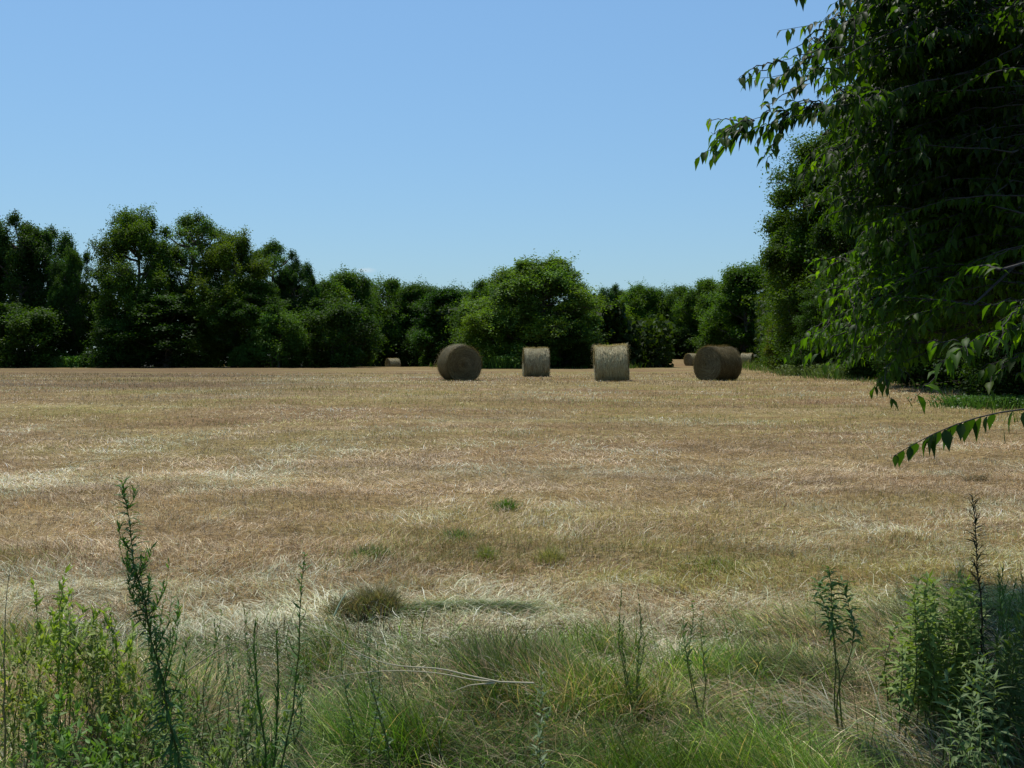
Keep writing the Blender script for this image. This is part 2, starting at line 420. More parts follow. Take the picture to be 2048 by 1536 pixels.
def make_grass():
    rng = np.random.default_rng(12)
    A = Acc()
    N = 440000
    x, y = wedge(rng, N, 2.0, 6.3, 1.0)
    lim = 5.02 + .6 * (noise(x * .8, y * 0 + 2, 91) - .5) + .85 * sm(.7, 2.0, x) + rng.normal(size=N) * .2
    clump = fbm(x * 1.5, y * 1.5, 93, 4)
    dens = .85 + .15 * sm(.36, .56, clump)
    dens = np.where(x < -.9, dens * .85, dens)
    keep = (y < lim) & (rng.random(N) < dens)
    x, y = x[keep], y[keep]; N = len(x)
    right = sm(.7, 1.5, x)
    green = np.exp(-((x + .1) / .9) ** 2)
    up = noise(x * 2.2, y * 2.2, 96)
    az = np.where(rng.random(N) < .2 + .6 * right, R(150) + rng.normal(size=N) * .45, noise(x * 1.1, y * 1.1, 95) * 9 + rng.normal(size=N) * .9)
    t0 = np.abs(rng.normal(size=N)) * .35 + right * .35 + .5 * (up < .5); t1 = t0 + .5 + rng.random(N) * 1.5
    Ln = (.13 + .19 * rng.random(N) + .12 * up) * (1 - .3 * sm(4.0, 5.0, y))
    w = .0016 + rng.random(N) * .0026 + (rng.random(N) < .15) * .003
    c = pick(rng, PAL_GRN, N, .28) * .92
    c = np.where((rng.random(N) < .10 + .40 * right)[:, None], pick(rng, PAL_GREY, N, .2) * 1.3, c)
    cm = fbm(x * 1.0 + 9, y * 1.0, 99, 4)
    dry = rng.random(N) < (.12 + .5 * sm(.48, .68, cm) + .10 * (x < -.8)) * (1 - .6 * green)
    c = np.where(dry[:, None], pick(rng, PAL_TAN, N, .15) * 1.0, c)
    c = c * (.35 + 1.35 * noise(x * 4.0, y * 4.0, 98))[:, None] * np.exp(rng.normal(size=N) * .28)[:, None]
    tipc = c * np.array([1.35, 1.2, 1.1])
    blades(A, np.stack([x, y, g(x, y) - .01], 1), az, t0, t1, Ln, w, c, 5, rng.normal(size=N) * .6, tipc, curl=rng.normal(size=N) * .8)
    # scattered long blades
    N = 1300
    x, y = wedge(rng, N, 2.3, 4.9, 1.0); keep = (x > -.4) | (rng.random(N) < .3); x, y = x[keep], y[keep]; N = len(x)
    az = R(130) + rng.normal(size=N) * 1.1
    blades(A, np.stack([x, y, g(x, y)], 1), az, rng.random(N) * .35, .35 + rng.random(N) * 1.1, .22 + rng.random(N) * .22, .003 + rng.random(N) * .002, pick(rng, PAL_GRN, N, .15), 6, rng.normal(size=N) * .5, curl=rng.normal(size=N) * .5)
    tag(A.build("grass", M_GRASS), "rough green grass growing along the near edge of the field", "grass", None, "stuff")
    # dry thatch between the green blades
    A = Acc(); N = 80000
    x, y = wedge(rng, N, 2.0, 5.6, 1.0)
    az = np.where(x > .5, R(150) + rng.normal(size=N) * .7, noise(x, y, 74) * 7 + rng.normal(size=N) * .9)
    c = pick(rng, PAL_TAN, N, .15)
    c = c * (.12 + .95 * sm(.35, .8, fbm(x * 1.3, y * 1.3, 77, 4)))[:, None]  # dark patches put shaded gaps between blades into the thatch colour
    t0 = R(55) + rng.normal(size=N) * .4
    blades(A, np.stack([x, y, g(x, y) + rng.random(N) * .04], 1), az, t0, R(100) + rng.normal(size=N) * .35, .06 + rng.random(N) ** 2 * .26, .002 + rng.random(N) * .0024, c, 4, rng.normal(size=N) * .5, curl=rng.normal(size=N) * .9)
    # a few bleached bundles lying in the grass
    K = 3; cx, cy = wedge(rng, K, 2.8, 4.7, 1.0); cx = np.abs(cx) * .9 + .0
    N = 260; k = rng.integers(K, size=N); x = cx[k] + rng.normal(size=N) * .10; y = cy[k] + rng.normal(size=N) * .09
    blades(A, np.stack([x, y, g(x, y) + .02 + rng.random(N) * .08], 1), R(150) + rng.normal(size=N) * .5, R(45) + rng.normal(size=N) * .3, R(100) + rng.normal(size=N) * .3, .12 + .2 * rng.random(N), .003 + .002 * rng.random(N), pick(rng, PAL_PALE, N, .15) * .6, 4, rng.normal(size=N) * .5, curl=rng.normal(size=N) * .7)
    tag(A.build("dry_thatch", M_STRAW), "dead tan thatch lying under the green grass near the camera", "dry grass", None, "stuff")
make_grass()

# verge along the wood's foot
def make_verge():
    rng = np.random.default_rng(13); A = Acc()
    for i in range(2, len(FIELD) - 2):
        a, b = FIELD[i], FIELD[i + 1]; L = np.linalg.norm(b - a)
        if a[1] < 12 and b[1] < 12: continue
        dens = 70 if min(a[1], b[1]) < 60 and a[0] > 10 else 34
        n = int(L * dens); f = rng.random(n)
        nn = np.array([(b - a)[1], -(b - a)[0]]) / L
        off = rng.normal(size=n) * .7
        x = a[0] + (b - a)[0] * f - nn[0] * 0 + nn[0] * off * -1; y = a[1] + (b - a)[1] * f - nn[1] * off
        far = np.clip(y / 60, .3, 1.6)
        clump = noise(x * .5, y * .5, 15)
        Ln = (.12 + .5 * rng.random(n) ** 1.5 * clump ** 1.2 * 1.3) * np.clip(y / 50, 1, 1.9)
        c = pick(rng, PAL_GRN, n, .2) * .9; c = np.where((rng.random(n) < .2)[:, None], pick(rng, PAL_TAN, n) * .7, c)
        blades(A, np.stack([x, y, g(x, y)], 1), rng.random(n) * 6.28, rng.random(n) * .3, .3 + rng.random(n) * .9, Ln, .012 + .022 * far * rng.random(n), c, 3, rng.random(n) * 3)
    tag(A.build("verge_grass", M_GRASS), "uncut green grass strip along the foot of the trees", "grass", None, "stuff")
make_verge()

# ---------------------------------------------------------------- trees
SH = {
    'round': lambda t: np.clip(1 - (2 * t - 1.0) ** 2, 0, 1) ** .5,
    'dome': lambda t: np.clip(1 - t ** 2.3, 0, 1) ** .6,
    'tall': lambda t: np.sin(np.pi * np.clip(t, 0, 1) ** .85) ** .55,
    'vase': lambda t: np.sin(np.pi * (.12 + .88 * np.clip(t, 0, 1)) ** 1.5) ** .7,
}
def tree_meshes(seed, H, W, base, shape, nlobe, ntwig, nleaf, leaf, col, lr=.27, up=.3, twigs=.15, dark=(.035, .06, .012), spiky=.35, stems=1):
    rng = np.random.default_rng(seed)
    prof = SH[shape]; CH = H - base
    ts = (np.arange(nlobe) + rng.random(nlobe)) / nlobe
    ts = ts ** .85 * .93 + .03
    ang = np.arange(nlobe) * 2.39996 + rng.random(nlobe) * 1.1
    rr = prof(ts) * W * .5 * (.30 + .62 * rng.random(nlobe) ** .7)
    lob = np.stack([np.cos(ang) * rr, np.sin(ang) * rr, base + ts * CH], 1)
    lrad = W * lr * (.5 + .85 * rng.random(nlobe) ** 1.3) * (.75 + .35 * prof(ts))
    lob[:, 2] = np.minimum(lob[:, 2], H * (.80 + .2 * rng.random(nlobe)) - lrad * .7); lob[:, 2] = np.maximum(lob[:, 2], base + lrad * .55)
    ne = nlobe; te = .06 + .88 * rng.random(ne); ae = rng.random(ne) * 6.283; re_ = prof(te) * W * .5 * (.15 + .80 * rng.random(ne) ** .5)
    ex = np.stack([np.cos(ae) * re_, np.sin(ae) * re_, base + te * CH * .95], 1)
    lob = np.concatenate([lob, ex]); lrad = np.concatenate([lrad, W * lr * (.45 + .45 * rng.random(ne))]); nl0 = nlobe; nlobe = nlobe + ne; ntwig = int(ntwig * .68)
    T = Acc(); bc = np.array([.1, .09, .07])
    tr = .020 * H
    tops = []
    for s in range(stems):
        off = rng.normal(size=2) * (.0 if stems == 1 else .012 * W)
        lean = rng.normal(size=2) * (.04 if stems == 1 else .16) * W
        a = np.array([off[0], off[1], -.3]); b = np.array([off[0] + lean[0], off[1] + lean[1], H * (.80 if stems == 1 else .9 - .15 * rng.random())])
        tp = curve(a, b, 8, rng, 0, .012); tops.append(tp)
        f = np.linspace(0, 1, 8); tube(T, tp, tr * (1.25 - f * 1.1) / (1 if stems == 1 else 1.5), 8, bc)
    for k in range(nl0):
        tp = tops[k % stems]; h = np.clip(lob[k, 2] - .35 * np.hypot(lob[k, 0], lob[k, 1]) - lrad[k] * .5, .6, H * .75)
        j = np.interp(h, tp[:, 2], np.arange(8)); j0 = int(j); j1 = min(j0 + 1, 7); s0 = tp[j0] + (tp[j1] - tp[j0]) * (j - j0)
        tube(T, curve(s0, lob[k], 6, rng, -.08, .035), tr * np.linspace(.5, .12, 6), 5, bc)
    # twigs
    M = nlobe * ntwig; li = np.repeat(np.arange(nlobe), ntwig)
    dr = rng.normal(size=(M, 3)); dr[:, 2] += up; dr = unit(dr)
    ext = .35 + .65 * rng.random(M) ** .6 + (rng.random(M) < .22) * spiky * rng.random(M) * 1.15
    tip = lob[li] + dr * (lrad[li] * ext)[:, None] * np.array([1, 1, .9]); tip[:, 2] = np.maximum(tip[:, 2], .25)
    nt = int(M * twigs)
    for k in range(nl0, nlobe):
        j = int(np.argmin(np.linalg.norm(lob[:nl0] - lob[k], axis=1))); tube(T, curve(lob[j], lob[k], 4, rng, .03, .04), [tr * .12, tr * .09, tr * .07, tr * .04], 4, bc)
    for k in rng.permutation(M)[:nt]:
        tube(T, curve(lob[li[k]], tip[k], 3, rng, 0, .05), [.0035 * H * .6, .0015 * H, .0007 * H], 3, bc)
    NL = M * nleaf; ti = np.repeat(np.arange(M), nleaf)
    f = 1 - rng.random(NL) ** 1.3 * .55
    c = lob[li[ti]] * (1 - f)[:, None] + tip[ti] * f[:, None] + rng.normal(size=(NL, 3)) * (leaf * 1.15)
    c[:, 2] = np.maximum(c[:, 2], .08)
    lv = .75 + .5 * rng.random(nlobe); yl = rng.random(nlobe) ** 2
    cc = np.array(col)[None] * lv[li[ti]][:, None] * (.75 + .5 * rng.random((NL, 1)))
    cc = cc * (1 + yl[li[ti]][:, None] * np.array([.35, .12, -.2]))
    A = Acc()
    sz = leaf * (.6 + .8 * rng.random(NL))
    cards(A, c, sz, sz * .62, cc, rng, .4, dr[ti] * .5)
    return T, A

PROTO = {}
def tree_proto(key, **kw):
    T, A = tree_meshes(**kw)
    trunk = T.build("trunk", M_BARK, None, True); crown = A.build("crown", M_CROWN)
    V = np.concatenate(A.v); w = max(np.percentile(V[:, 0], 98.5) - np.percentile(V[:, 0], 1.5), 1)
    PROTO[key] = dict(trunk=trunk, crown=crown, H=np.percentile(V[:, 2], 99.8), W=w, used=False)

def place_tree(key, px, top, wpx, d, name, label, cat, group, tint=(1, 1, 1), rot=None, dz=0):
    P = PROTO[key]
    X0 = (px - 1024) / F * d; zb = float(g(X0, d)) - .05 + dz
    ztop = CAMZ + (715 - top) * d / F
    hs = (ztop - zb) / P['H']; ws = (wpx * d / F) / P['W']
    o = empty(name, (X0, d, zb), label, cat, group)
    o.scale = (ws, ws, hs)
    o.rotation_euler = (0, 0, rot if rot is not None else random.Random(px * 7 + top).random() * 6.28)
    for k in ('trunk', 'crown'):
        c = P[k]
        if P['used']: c = c.copy(); COL.objects.link(c)
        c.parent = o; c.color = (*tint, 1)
    P['used'] = True
    return o

GR = (.045, .095, .014)
tree_proto('broadA', seed=1, H=15, W=10.5, base=1.0, shape='tall', nlobe=34, ntwig=60, nleaf=36, leaf=.175, col=GR, lr=.165, spiky=.5, twigs=.15)
tree_proto('broadB', seed=2, H=14, W=9, base=.8, shape='round', nlobe=30, ntwig=56, nleaf=34, leaf=.175, col=(.038, .085, .014), lr=.18, spiky=.45)
tree_proto('airy', seed=3, H=15, W=7.5, base=4.0, shape='vase', nlobe=26, ntwig=40, nleaf=24, leaf=.17, col=(.048, .10, .018), lr=.14, twigs=.5, spiky=.6, stems=3)
tree_proto('oak', seed=4, H=13, W=8.5, base=1.2, shape='round', nlobe=36, ntwig=40, nleaf=32, leaf=.18, col=(.03, .070, .014), lr=.14, spiky=.3, twigs=.25)
tree_proto('dense', seed=5, H=9, W=8, base=.2, shape='dome', nlobe=32, ntwig=56, nleaf=30, leaf=.16, col=(.043, .10, .011), lr=.17, up=.7, spiky=.6)
tree_proto('denseB', seed=6, H=9, W=7, base=.1, shape='dome', nlobe=30, ntwig=56, nleaf=30, leaf=.16, col=(.038, .085, .012), lr=.16, up=1.2, spiky=.85)
tree_proto('denseC', seed=66, H=9, W=8.5, base=.1, shape='tall', nlobe=34, ntwig=50, nleaf=30, leaf=.16, col=(.045, .092, .013), lr=.15, up=.5, spiky=.7)
tree_proto('bush', seed=7, H=4.5, W=5.5, base=.05, shape='dome', nlobe=22, ntwig=50, nleaf=26, leaf=.125, col=(.042, .092, .014), lr=.18, up=.4, spiky=.5)
tree_proto('bushB', seed=77, H=4.5, W=5, base=.05, shape='tall', nlobe=22, ntwig=46, nleaf=26, leaf=.125, col=(.042, .085, .014), lr=.17, up=.8, spiky=.7)
tree_proto('centre', seed=8, H=9.5, W=9, base=.1, shape='dome', nlobe=44, ntwig=60, nleaf=32, leaf=.145, col=(.058, .115, .020), lr=.145, up=.8, spiky=.75, twigs=.2)
tree_proto('edge', seed=9, H=13, W=9, base=.3, shape='tall', nlobe=52, ntwig=84, nleaf=34, leaf=.135, col=(.038, .08, .012), lr=.14, up=.1, spiky=.5, twigs=.15)
tree_proto('edgeB', seed=10, H=12, W=9, base=.1, shape='dome', nlobe=46, ntwig=66, nleaf=30, leaf=.11, col=(.040, .09, .012), lr=.145, up=.3, spiky=.5, twigs=.15)

W_ = "trees along the wood's edge"
TREES = [
 # key, px, top, width px, distance, label, tint (dimmed to put shade into the shaded trees)
 ('oak', -45, 460, 170, 101, "dark tree cut by the photo's left border at the wood's edge", (1, 1, 1)),
 ('oak', 38, 436, 130, 99, "knobbly dark crown at far left above the small grey bush", (1, 1, 1)),
 ('oak', 104, 458, 105, 100, "lumpy dark tree second from the left, stepping down to the right", (.95, 1, 1.05)),
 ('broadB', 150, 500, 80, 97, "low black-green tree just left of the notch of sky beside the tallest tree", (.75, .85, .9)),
 ('broadA', 275, 418, 172, 97, "tallest and broadest tree of the left group, with a round sunlit top", (1.05, 1.02, .9)),
 ('airy', 388, 430, 130, 98, "open airy tree with bare limbs and sky showing through its crown", (1.1, 1.1, 1)),
 ('broadA', 468, 464, 150, 96, "yellowish tree right of the airy one, sloping down to the right", (1.3, 1.1, .75)),
 ('airy', 548, 484, 95, 101, "thin dark-topped tree standing alone above the right end of the left group", (.85, .95, 1)),
 ('oak', 596, 520, 75, 100, "small tree leaning over the step where the left group ends", (.8, .9, 1)),
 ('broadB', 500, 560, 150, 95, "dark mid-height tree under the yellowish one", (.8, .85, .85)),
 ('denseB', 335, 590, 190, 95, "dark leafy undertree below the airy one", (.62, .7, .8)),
 ('dense', 645, 562, 120, 102, "light green tree at the left start of the low middle row", (1.2, 1.1, .85)),
 ('denseB', 700, 543, 110, 106, "spiky tree highest in the low middle row", (1, 1, 1)),
 ('denseC', 775, 560, 140, 126, "round tree behind the tiny far bale", (1, 1.05, .9)),
 ('denseB', 838, 568, 100, 124, "spiky tree right of the tiny far bale", (1.0, 1.0, .95)),
 ('denseB', 905, 576, 125, 108, "bristly dark tree above the big bale seen end-on", (.7, .85, .8)),
 ('denseC', 980, 562, 120, 96, "tree tucked against the left shoulder of the big rounded tree", (.95, 1, .9)),
 ('centre', 1078, 521, 222, 88, "big rounded tree in the middle, highest of the far row", (1.3, 1.25, 1.4)),  # lens veil painted in by the lighter, bluer tint
 ('bush', 968, 628, 120, 85.5, "yellow-green bush at the left foot of the big rounded tree", (1.4, 1.25, .75)),
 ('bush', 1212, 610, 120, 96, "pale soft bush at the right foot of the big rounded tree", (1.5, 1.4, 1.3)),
 ('oak', 1222, 573, 75, 215, "faint far tree peeping over the pale bush", (1.2, 1.25, 1.6)),  # far trees from here: blue haze put into the tint
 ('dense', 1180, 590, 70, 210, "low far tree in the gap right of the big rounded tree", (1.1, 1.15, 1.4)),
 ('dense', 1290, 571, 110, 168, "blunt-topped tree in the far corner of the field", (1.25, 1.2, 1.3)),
 ('denseC', 1352, 574, 105, 166, "flat-topped tree above the left of the two half-hidden far bales", (.95, 1, .95)),
 ('denseC', 1420, 560, 120, 160, "round tree rising behind the three-quarter bale", (1.05, 1.05, .9)),
 ('denseB', 1488, 530, 140, 125, "tree stepping up above the far right bale", (1.1, 1.1, .85)),
 ('dense', 1452, 600, 90, 128, "low sunny tree above the far right bale", (1.15, 1.15, .8)),
 ('edgeB', 1608, 480, 145, 80, "mid-height tree left of the tall dark right-hand tree", (1.25, 1.2, .85)),
 ('edgeB', 1572, 600, 80, 72, "low leafy tree at the corner where the right wood turns away", (1.25, 1.15, .8)),
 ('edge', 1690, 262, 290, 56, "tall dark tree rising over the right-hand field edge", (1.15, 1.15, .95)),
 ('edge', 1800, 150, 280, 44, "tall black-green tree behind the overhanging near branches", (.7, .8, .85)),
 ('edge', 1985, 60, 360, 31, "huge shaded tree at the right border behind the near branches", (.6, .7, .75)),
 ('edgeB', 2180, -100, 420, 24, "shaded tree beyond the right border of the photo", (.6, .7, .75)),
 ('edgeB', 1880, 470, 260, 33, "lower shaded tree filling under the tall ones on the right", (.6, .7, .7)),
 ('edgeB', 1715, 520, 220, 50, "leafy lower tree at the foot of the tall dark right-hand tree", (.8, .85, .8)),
]
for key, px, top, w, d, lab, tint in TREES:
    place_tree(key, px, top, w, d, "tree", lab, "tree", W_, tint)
BUSHES = [  # tint last; the shaded bushes have their shade dimmed into it
 (36, 608, 165, 93, "wide dull bush at the far left foot of the wood", (.8, .9, .85)),
 (402, 668, 85, 93, "small yellowish bush below the airy tree", (1.2, 1.05, .8)),
 (555, 620, 120, 93, "grey-green bush left of the dark rounded one", (1.15, 1.2, 1.3)),
 (668, 598, 150, 95, "dark rounded bush at the right end of the left group", (.7, .8, .9)),
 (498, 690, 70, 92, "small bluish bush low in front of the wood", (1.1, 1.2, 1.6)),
 (245, 640, 130, 93, "dark bush under the tallest tree", (.6, .7, .75)),
 (728, 650, 90, 121, "dark bush just left of the tiny far bale", (.7, .8, .8)),
 (850, 650, 90, 121, "dark bush right of the tiny far bale", (.7, .8, .8)),
 (1120, 640, 130, 86, "dark shrub growth at the foot of the big rounded tree", (.75, .85, .85)),
 (1590, 640, 100, 62, "brownish bush at the corner of the right-hand wood", (1.3, .95, .8)),
 (1660, 680, 110, 55, "low bush among pale grass under the right-hand wood", (1.0, 1.05, 1.0)),
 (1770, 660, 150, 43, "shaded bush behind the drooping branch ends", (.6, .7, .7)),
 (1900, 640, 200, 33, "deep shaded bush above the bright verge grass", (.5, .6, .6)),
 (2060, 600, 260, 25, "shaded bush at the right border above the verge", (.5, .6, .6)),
 (1300, 650, 130, 162, "dark bush in the far corner of the field", (.8, .85, .85)),
 (1400, 650, 130, 161, "dark bush behind the three-quarter bale", (.8, .85, .85)),
]
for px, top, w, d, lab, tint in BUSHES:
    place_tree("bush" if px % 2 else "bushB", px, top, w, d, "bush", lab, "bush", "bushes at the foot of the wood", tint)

def weeds_clump(px, d, w, h, n, name, label, col, seed, leaf=.10):
    rng = np.random.default_rng(seed); X0 = (px - 1024) / F * d
    o = empty(name, (X0, d, float(g(X0, d))), label, "plant")
    A = Acc(); r = rng.normal(size=(n, 2)) * w * .3
    t = rng.random(n) * .35
    blades(A, np.stack([r[:, 0], r[:, 1] * .6, np.zeros(n)], 1), np.arctan2(r[:, 1], r[:, 0]), t, t + .3 + rng.random(n) * .8, h * (.5 + .7 * rng.random(n)), .02 + .04 * rng.random(n), np.array(col) * (.7 + .6 * rng.random((n, 1))), 4, rng.random(n) * 3)
    m = n * 3; c = np.stack([rng.normal(size=m) * w * .33, rng.normal(size=m) * w * .2, h * (.1 + .75 * rng.random(m) ** .7)], 1)
    sz = leaf * (.6 + rng.random(m)); cards(A, c, sz, sz * .6, np.array(col) * (.7 + .6 * rng.random((m, 1))), rng, .5)
    A.build("foliage", M_GRASS, o)
weeds_clump(100, 93.5, 3.2, 1.1, 900, "weed_clump", "low grey-green weeds at the wood's foot on the far left", (.13, .20, .08), 31, .16)
weeds_clump(150, 93.3, 2.6, 1.25, 900, "weed_clump", "bright green weeds beside the grey-green ones on the far left", (.10, .22, .035), 32, .16)
weeds_clump(1000, 83.2, 2.6, 1.25, 900, "weed_clump", "bright green weeds between the end-on bale and the narrow bale", (.09, .18, .035), 33, .16)
weeds_clump(1720, 46, 3.4, .8, 900, "weed_clump", "pale tall grass standing behind the drooping branch tips", (.11, .16, .05), 34, .08)

weeds_clump(1990, 23.5, 2.0, .32, 1100, "weed_clump", "bright green grass patch at the foot of the shaded trees on the right border", (.06, .13, .025), 35, .05)
weeds_clump(1640, 51.5, 3.0, .7, 800, "weed_clump", "pale weeds at the corner bush where the right-hand wood begins", (.13, .17, .06), 36, .08)

# the mass of the wood behind the front trees
def make_wood():
    rng = np.random.default_rng(17); A = Acc()
    segs = [((-75, 106), (-18, 110), 9.5, 9000), ((-22, 128), (2, 118), 7.5, 6000), ((-10, 108), (0, 96), 6.0, 4500), ((-1, 93), (10.5, 93), 6.0, 5000), ((10.5, 92), (15, 160), 5.0, 6000),
            ((12, 170), (40, 170), 10.5, 6000), ((38, 168), (27, 108), 8, 8000), ((27, 108), (20, 70), 8.5, 8500), ((20, 72), (19, 44), 9, 8500), ((19, 46), (17, 22), 9, 9000), ((17, 24), (14, 8), 9, 5000)]
    for a, b, h, n in segs:
        a = np.array(a, float); b = np.array(b, float); n = int(n * 2.2)
        L = np.linalg.norm(b - a); nn = np.array([(b - a)[1], -(b - a)[0]]) / L
        f = rng.random(n); off = rng.random(n) * 4.5
        x = a[0] + (b - a)[0] * f; y = a[1] + (b - a)[1] * f
        hh = h * (.70 + .5 * fbm(f * L * .35, f * 0 + h, 19, 3))
        sgn = 1 if nn @ (np.array([0, 40.0]) - (a + b) / 2) < 0 else -1
        x = x + nn[0] * off * sgn; y = y + nn[1] * off * sgn
        z = g(x, y) + hh * rng.random(n)
        sz = .60 * (.6 + .8 * rng.random(n)) * (1 if b[1] > 60 else .6)
        cards(A, np.stack([x, y, z], 1), sz, sz * .7, np.array((.026, .048, .010)) * (.6 + .8 * rng.random((n, 1))), rng, .2)
    tag(A.build("woodland", M_CROWN), "dark mass of woodland behind the front trees", "woodland", None, "stuff")
make_wood()

# ---------------------------------------------------------------- hay bales
def hay(n, rng, k=1.0):
    pal = np.array([(.40, .34, .18), (.32, .27, .14), (.50, .45, .27), (.25, .20, .10), (.37, .35, .19)])
    return pick(rng, pal, n, .15) * k
def make_bale(seed, rad=.76, ln=1.22, fuzz=1.0, k=1.0, loose=60, lump=0.02, dish=.03):
    rng = np.random.default_rng(seed)
    nA, nX = 96, 30
    a = np.linspace(0, 2 * np.pi, nA, endpoint=False); xx = np.linspace(-.5, .5, nX) * ln
    AA, XX = np.meshgrid(a, xx)
    rr = rad * (1 - .07 * np.abs(XX / (ln / 2)) ** 7) - dish * np.exp(-(XX / (ln * .28)) ** 2)
    rr = rr + lump * (fbm(XX * 4 + 7, np.cos(AA) * 1.5 + np.sin(AA) * 1.1 + 5, seed, 3) - .5) * 2 + .012 * (noise(XX * 40, AA * 3, seed + 1) - .5)
    def post(P):
        P = P.copy(); z = P[..., 2]
        fl = -rad * .93; P[..., 2] = np.where(z < fl, fl + (z - fl) * .15, z)
        P[..., 1] = P[..., 1] * (1 + .04 * np.clip(-z / rad, -.5, 1)); P[..., 2] -= fl - .03 * rad * 0
        return P
    V = post(np.stack([XX, np.cos(AA) * rr, np.sin(AA) * rr], -1))
    V[..., 2] -= .04
    i = np.arange(nX - 1)[:, None] * nA; j = np.arange(nA)[None]; j2 = (j + 1) % nA
    q = np.stack([i + j, i + j2, i + nA + j2, i + nA + j], -1).reshape(-1, 4)
    S = Acc(); S.add(V, q, np.full(len(q), 4), hay(nA * nX, rng, .75 * k))
    # hay lying round the roll
    n = int(7000 * fuzz); xa = (rng.random(n) - .5) * ln; th = rng.random(n) * 2 * np.pi; L = .08 + rng.random(n) * .2
    band = .006 + .014 * noise(xa * 28, xa * 0, seed + 3)
    r0 = rad * (1 - .05 * np.abs(xa / (ln / 2)) ** 7) - dish * np.exp(-(xa / (ln * .28)) ** 2) + band + rng.random(n) * .012
    sk = rng.normal(size=n) * .18; V2 = np.zeros((n, 6, 3)); w = .006 + .006 * rng.random(n)
    lift = rng.random(n) ** 3 * .10
    for m_, f in enumerate((0, .5, 1)):
        t = th + (f - .5) * L / rad; r1 = r0 + lift * f
        for s_, sg in enumerate((-1, 1)):
            V2[:, 2 * m_ + s_] = np.stack([xa + sk * L * f + sg * w / 2 * (1 - f * .6), np.cos(t) * r1, np.sin(t) * r1], 1)
    V2 = post(V2); V2[..., 2] -= .04; V2[..., 2] = np.maximum(V2[..., 2], .0)
    pat = np.array([0, 1, 3, 2, 2, 3, 5, 4])
    S.add(V2, pat[None] + (np.arange(n) * 6)[:, None], np.full(2 * n, 4), np.repeat(hay(n, rng, k), 6, 0))
    ends = []
    for sg in (-1, 1):
        E = Acc(); nR_ = 22; rs = np.linspace(0.02, .955, nR_) * rad
        RR, A2 = np.meshgrid(rs, a, indexing='ij')
        xo = sg * (ln / 2 + .012 + .02 * np.sin(RR / rad * 46 + A2 + 1.3 * noise(A2 * 2, RR * 5, seed)) - .05 * (RR / rad) ** 6 + .03 * (noise(np.cos(A2) * 3 + RR * 3, np.sin(A2) * 3, seed + 5) - .5))
        P = post(np.stack([xo, np.cos(A2) * RR, np.sin(A2) * RR], -1)); P[..., 2] -= .04
        i = np.arange(nR_ - 1)[:, None] * nA
        q = np.stack([i + j, i + j2, i + nA + j2, i + nA + j], -1).reshape(-1, 4)
        ringc = .6 + .4 * noise(RR / rad * 14, A2 * .4, seed + 8)
        E.add(P, q, np.full(len(q), 4), hay(nR_ * nA, rng, .75 * k) * ringc.reshape(-1, 1))
        n = int(3200 * fuzz); rq = rad * .94 * rng.random(n) ** .5; th = rng.random(n) * 6.283; L = .05 + rng.random(n) * .16
        V2 = np.zeros((n, 6, 3)); ww = .006 + .006 * rng.random(n); sp = rng.normal(size=n) * .25; lf = rng.random(n) ** 2 * .06
        for m_, f in enumerate((0, .5, 1)):
            t = th + (f - .5) * L / np.maximum(rq, .12); r1 = np.minimum(rq + sp * L * f, rad * .96)
            for s_, s2 in enumerate((-1, 1)):
                rr_ = r1 + s2 * ww / 2
                V2[:, 2 * m_ + s_] = np.stack([sg * (ln / 2 + .03 + lf * f - .05 * (rq / rad) ** 6), np.cos(t) * rr_, np.sin(t) * rr_], 1)
        V2 = post(V2); V2[..., 2] -= .04; V2[..., 2] = np.maximum(V2[..., 2], 0)
        rc = .75 + .5 * noise(rq / rad * 16, rq * 0, seed + 9)
        E.add(V2, pat[None] + (np.arange(n) * 6)[:, None], np.full(2 * n, 4), np.repeat(hay(n, rng, .9 * k) * rc[:, None], 6, 0))
        ends.append(E)
    Lo = Acc(); n = loose * 12
    sgs = rng.choice([-1, 1], n); th = rng.random(n) * 6.283; th = np.where(rng.random(n) < .5, R(20) + rng.normal(size=n) * .6, th)
    rr = rad * (.9 + .1 * rng.random(n)); xb = np.where(rng.random(n) < .7, sgs * ln * (.42 + .08 * rng.random(n)), (rng.random(n) - .5) * ln)
    B = post(np.stack([xb, np.cos(th) * rr, np.sin(th) * rr], 1)); B[:, 2] -= .02
    az = np.arctan2(np.cos(th) * .6, sgs * 1.0) + rng.normal(size=n) * .5
    blades(Lo, B, az, rng.random(n) * 1.4, 1.4 + rng.random(n) * 1.2, .06 + .16 * rng.random(n) ** 2 * (1 + fuzz * .4), .005 + .006 * rng.random(n), hay(n, rng, 1.1 * k), 3, rng.random(n) * 3)
    n = 500; an = rng.random(n) * 6.283      # spill on the ground round the foot
    ex = np.stack([(ln / 2 + .05 + rng.random(n) * .15) * np.cos(an), (.42 + .1 * rng.random(n)) * np.sin(an), np.full(n, .01)], 1)
    blades(Lo, ex, rng.random(n) * 6.28, R(60) + rng.random(n) * .4, R(95) + rng.random(n) * .2, .08 + rng.random(n) * .16, .008 + .006 * rng.random(n), hay(n, rng, 1.2), 2, rng.random(n) * 3)
    return S, ends, Lo

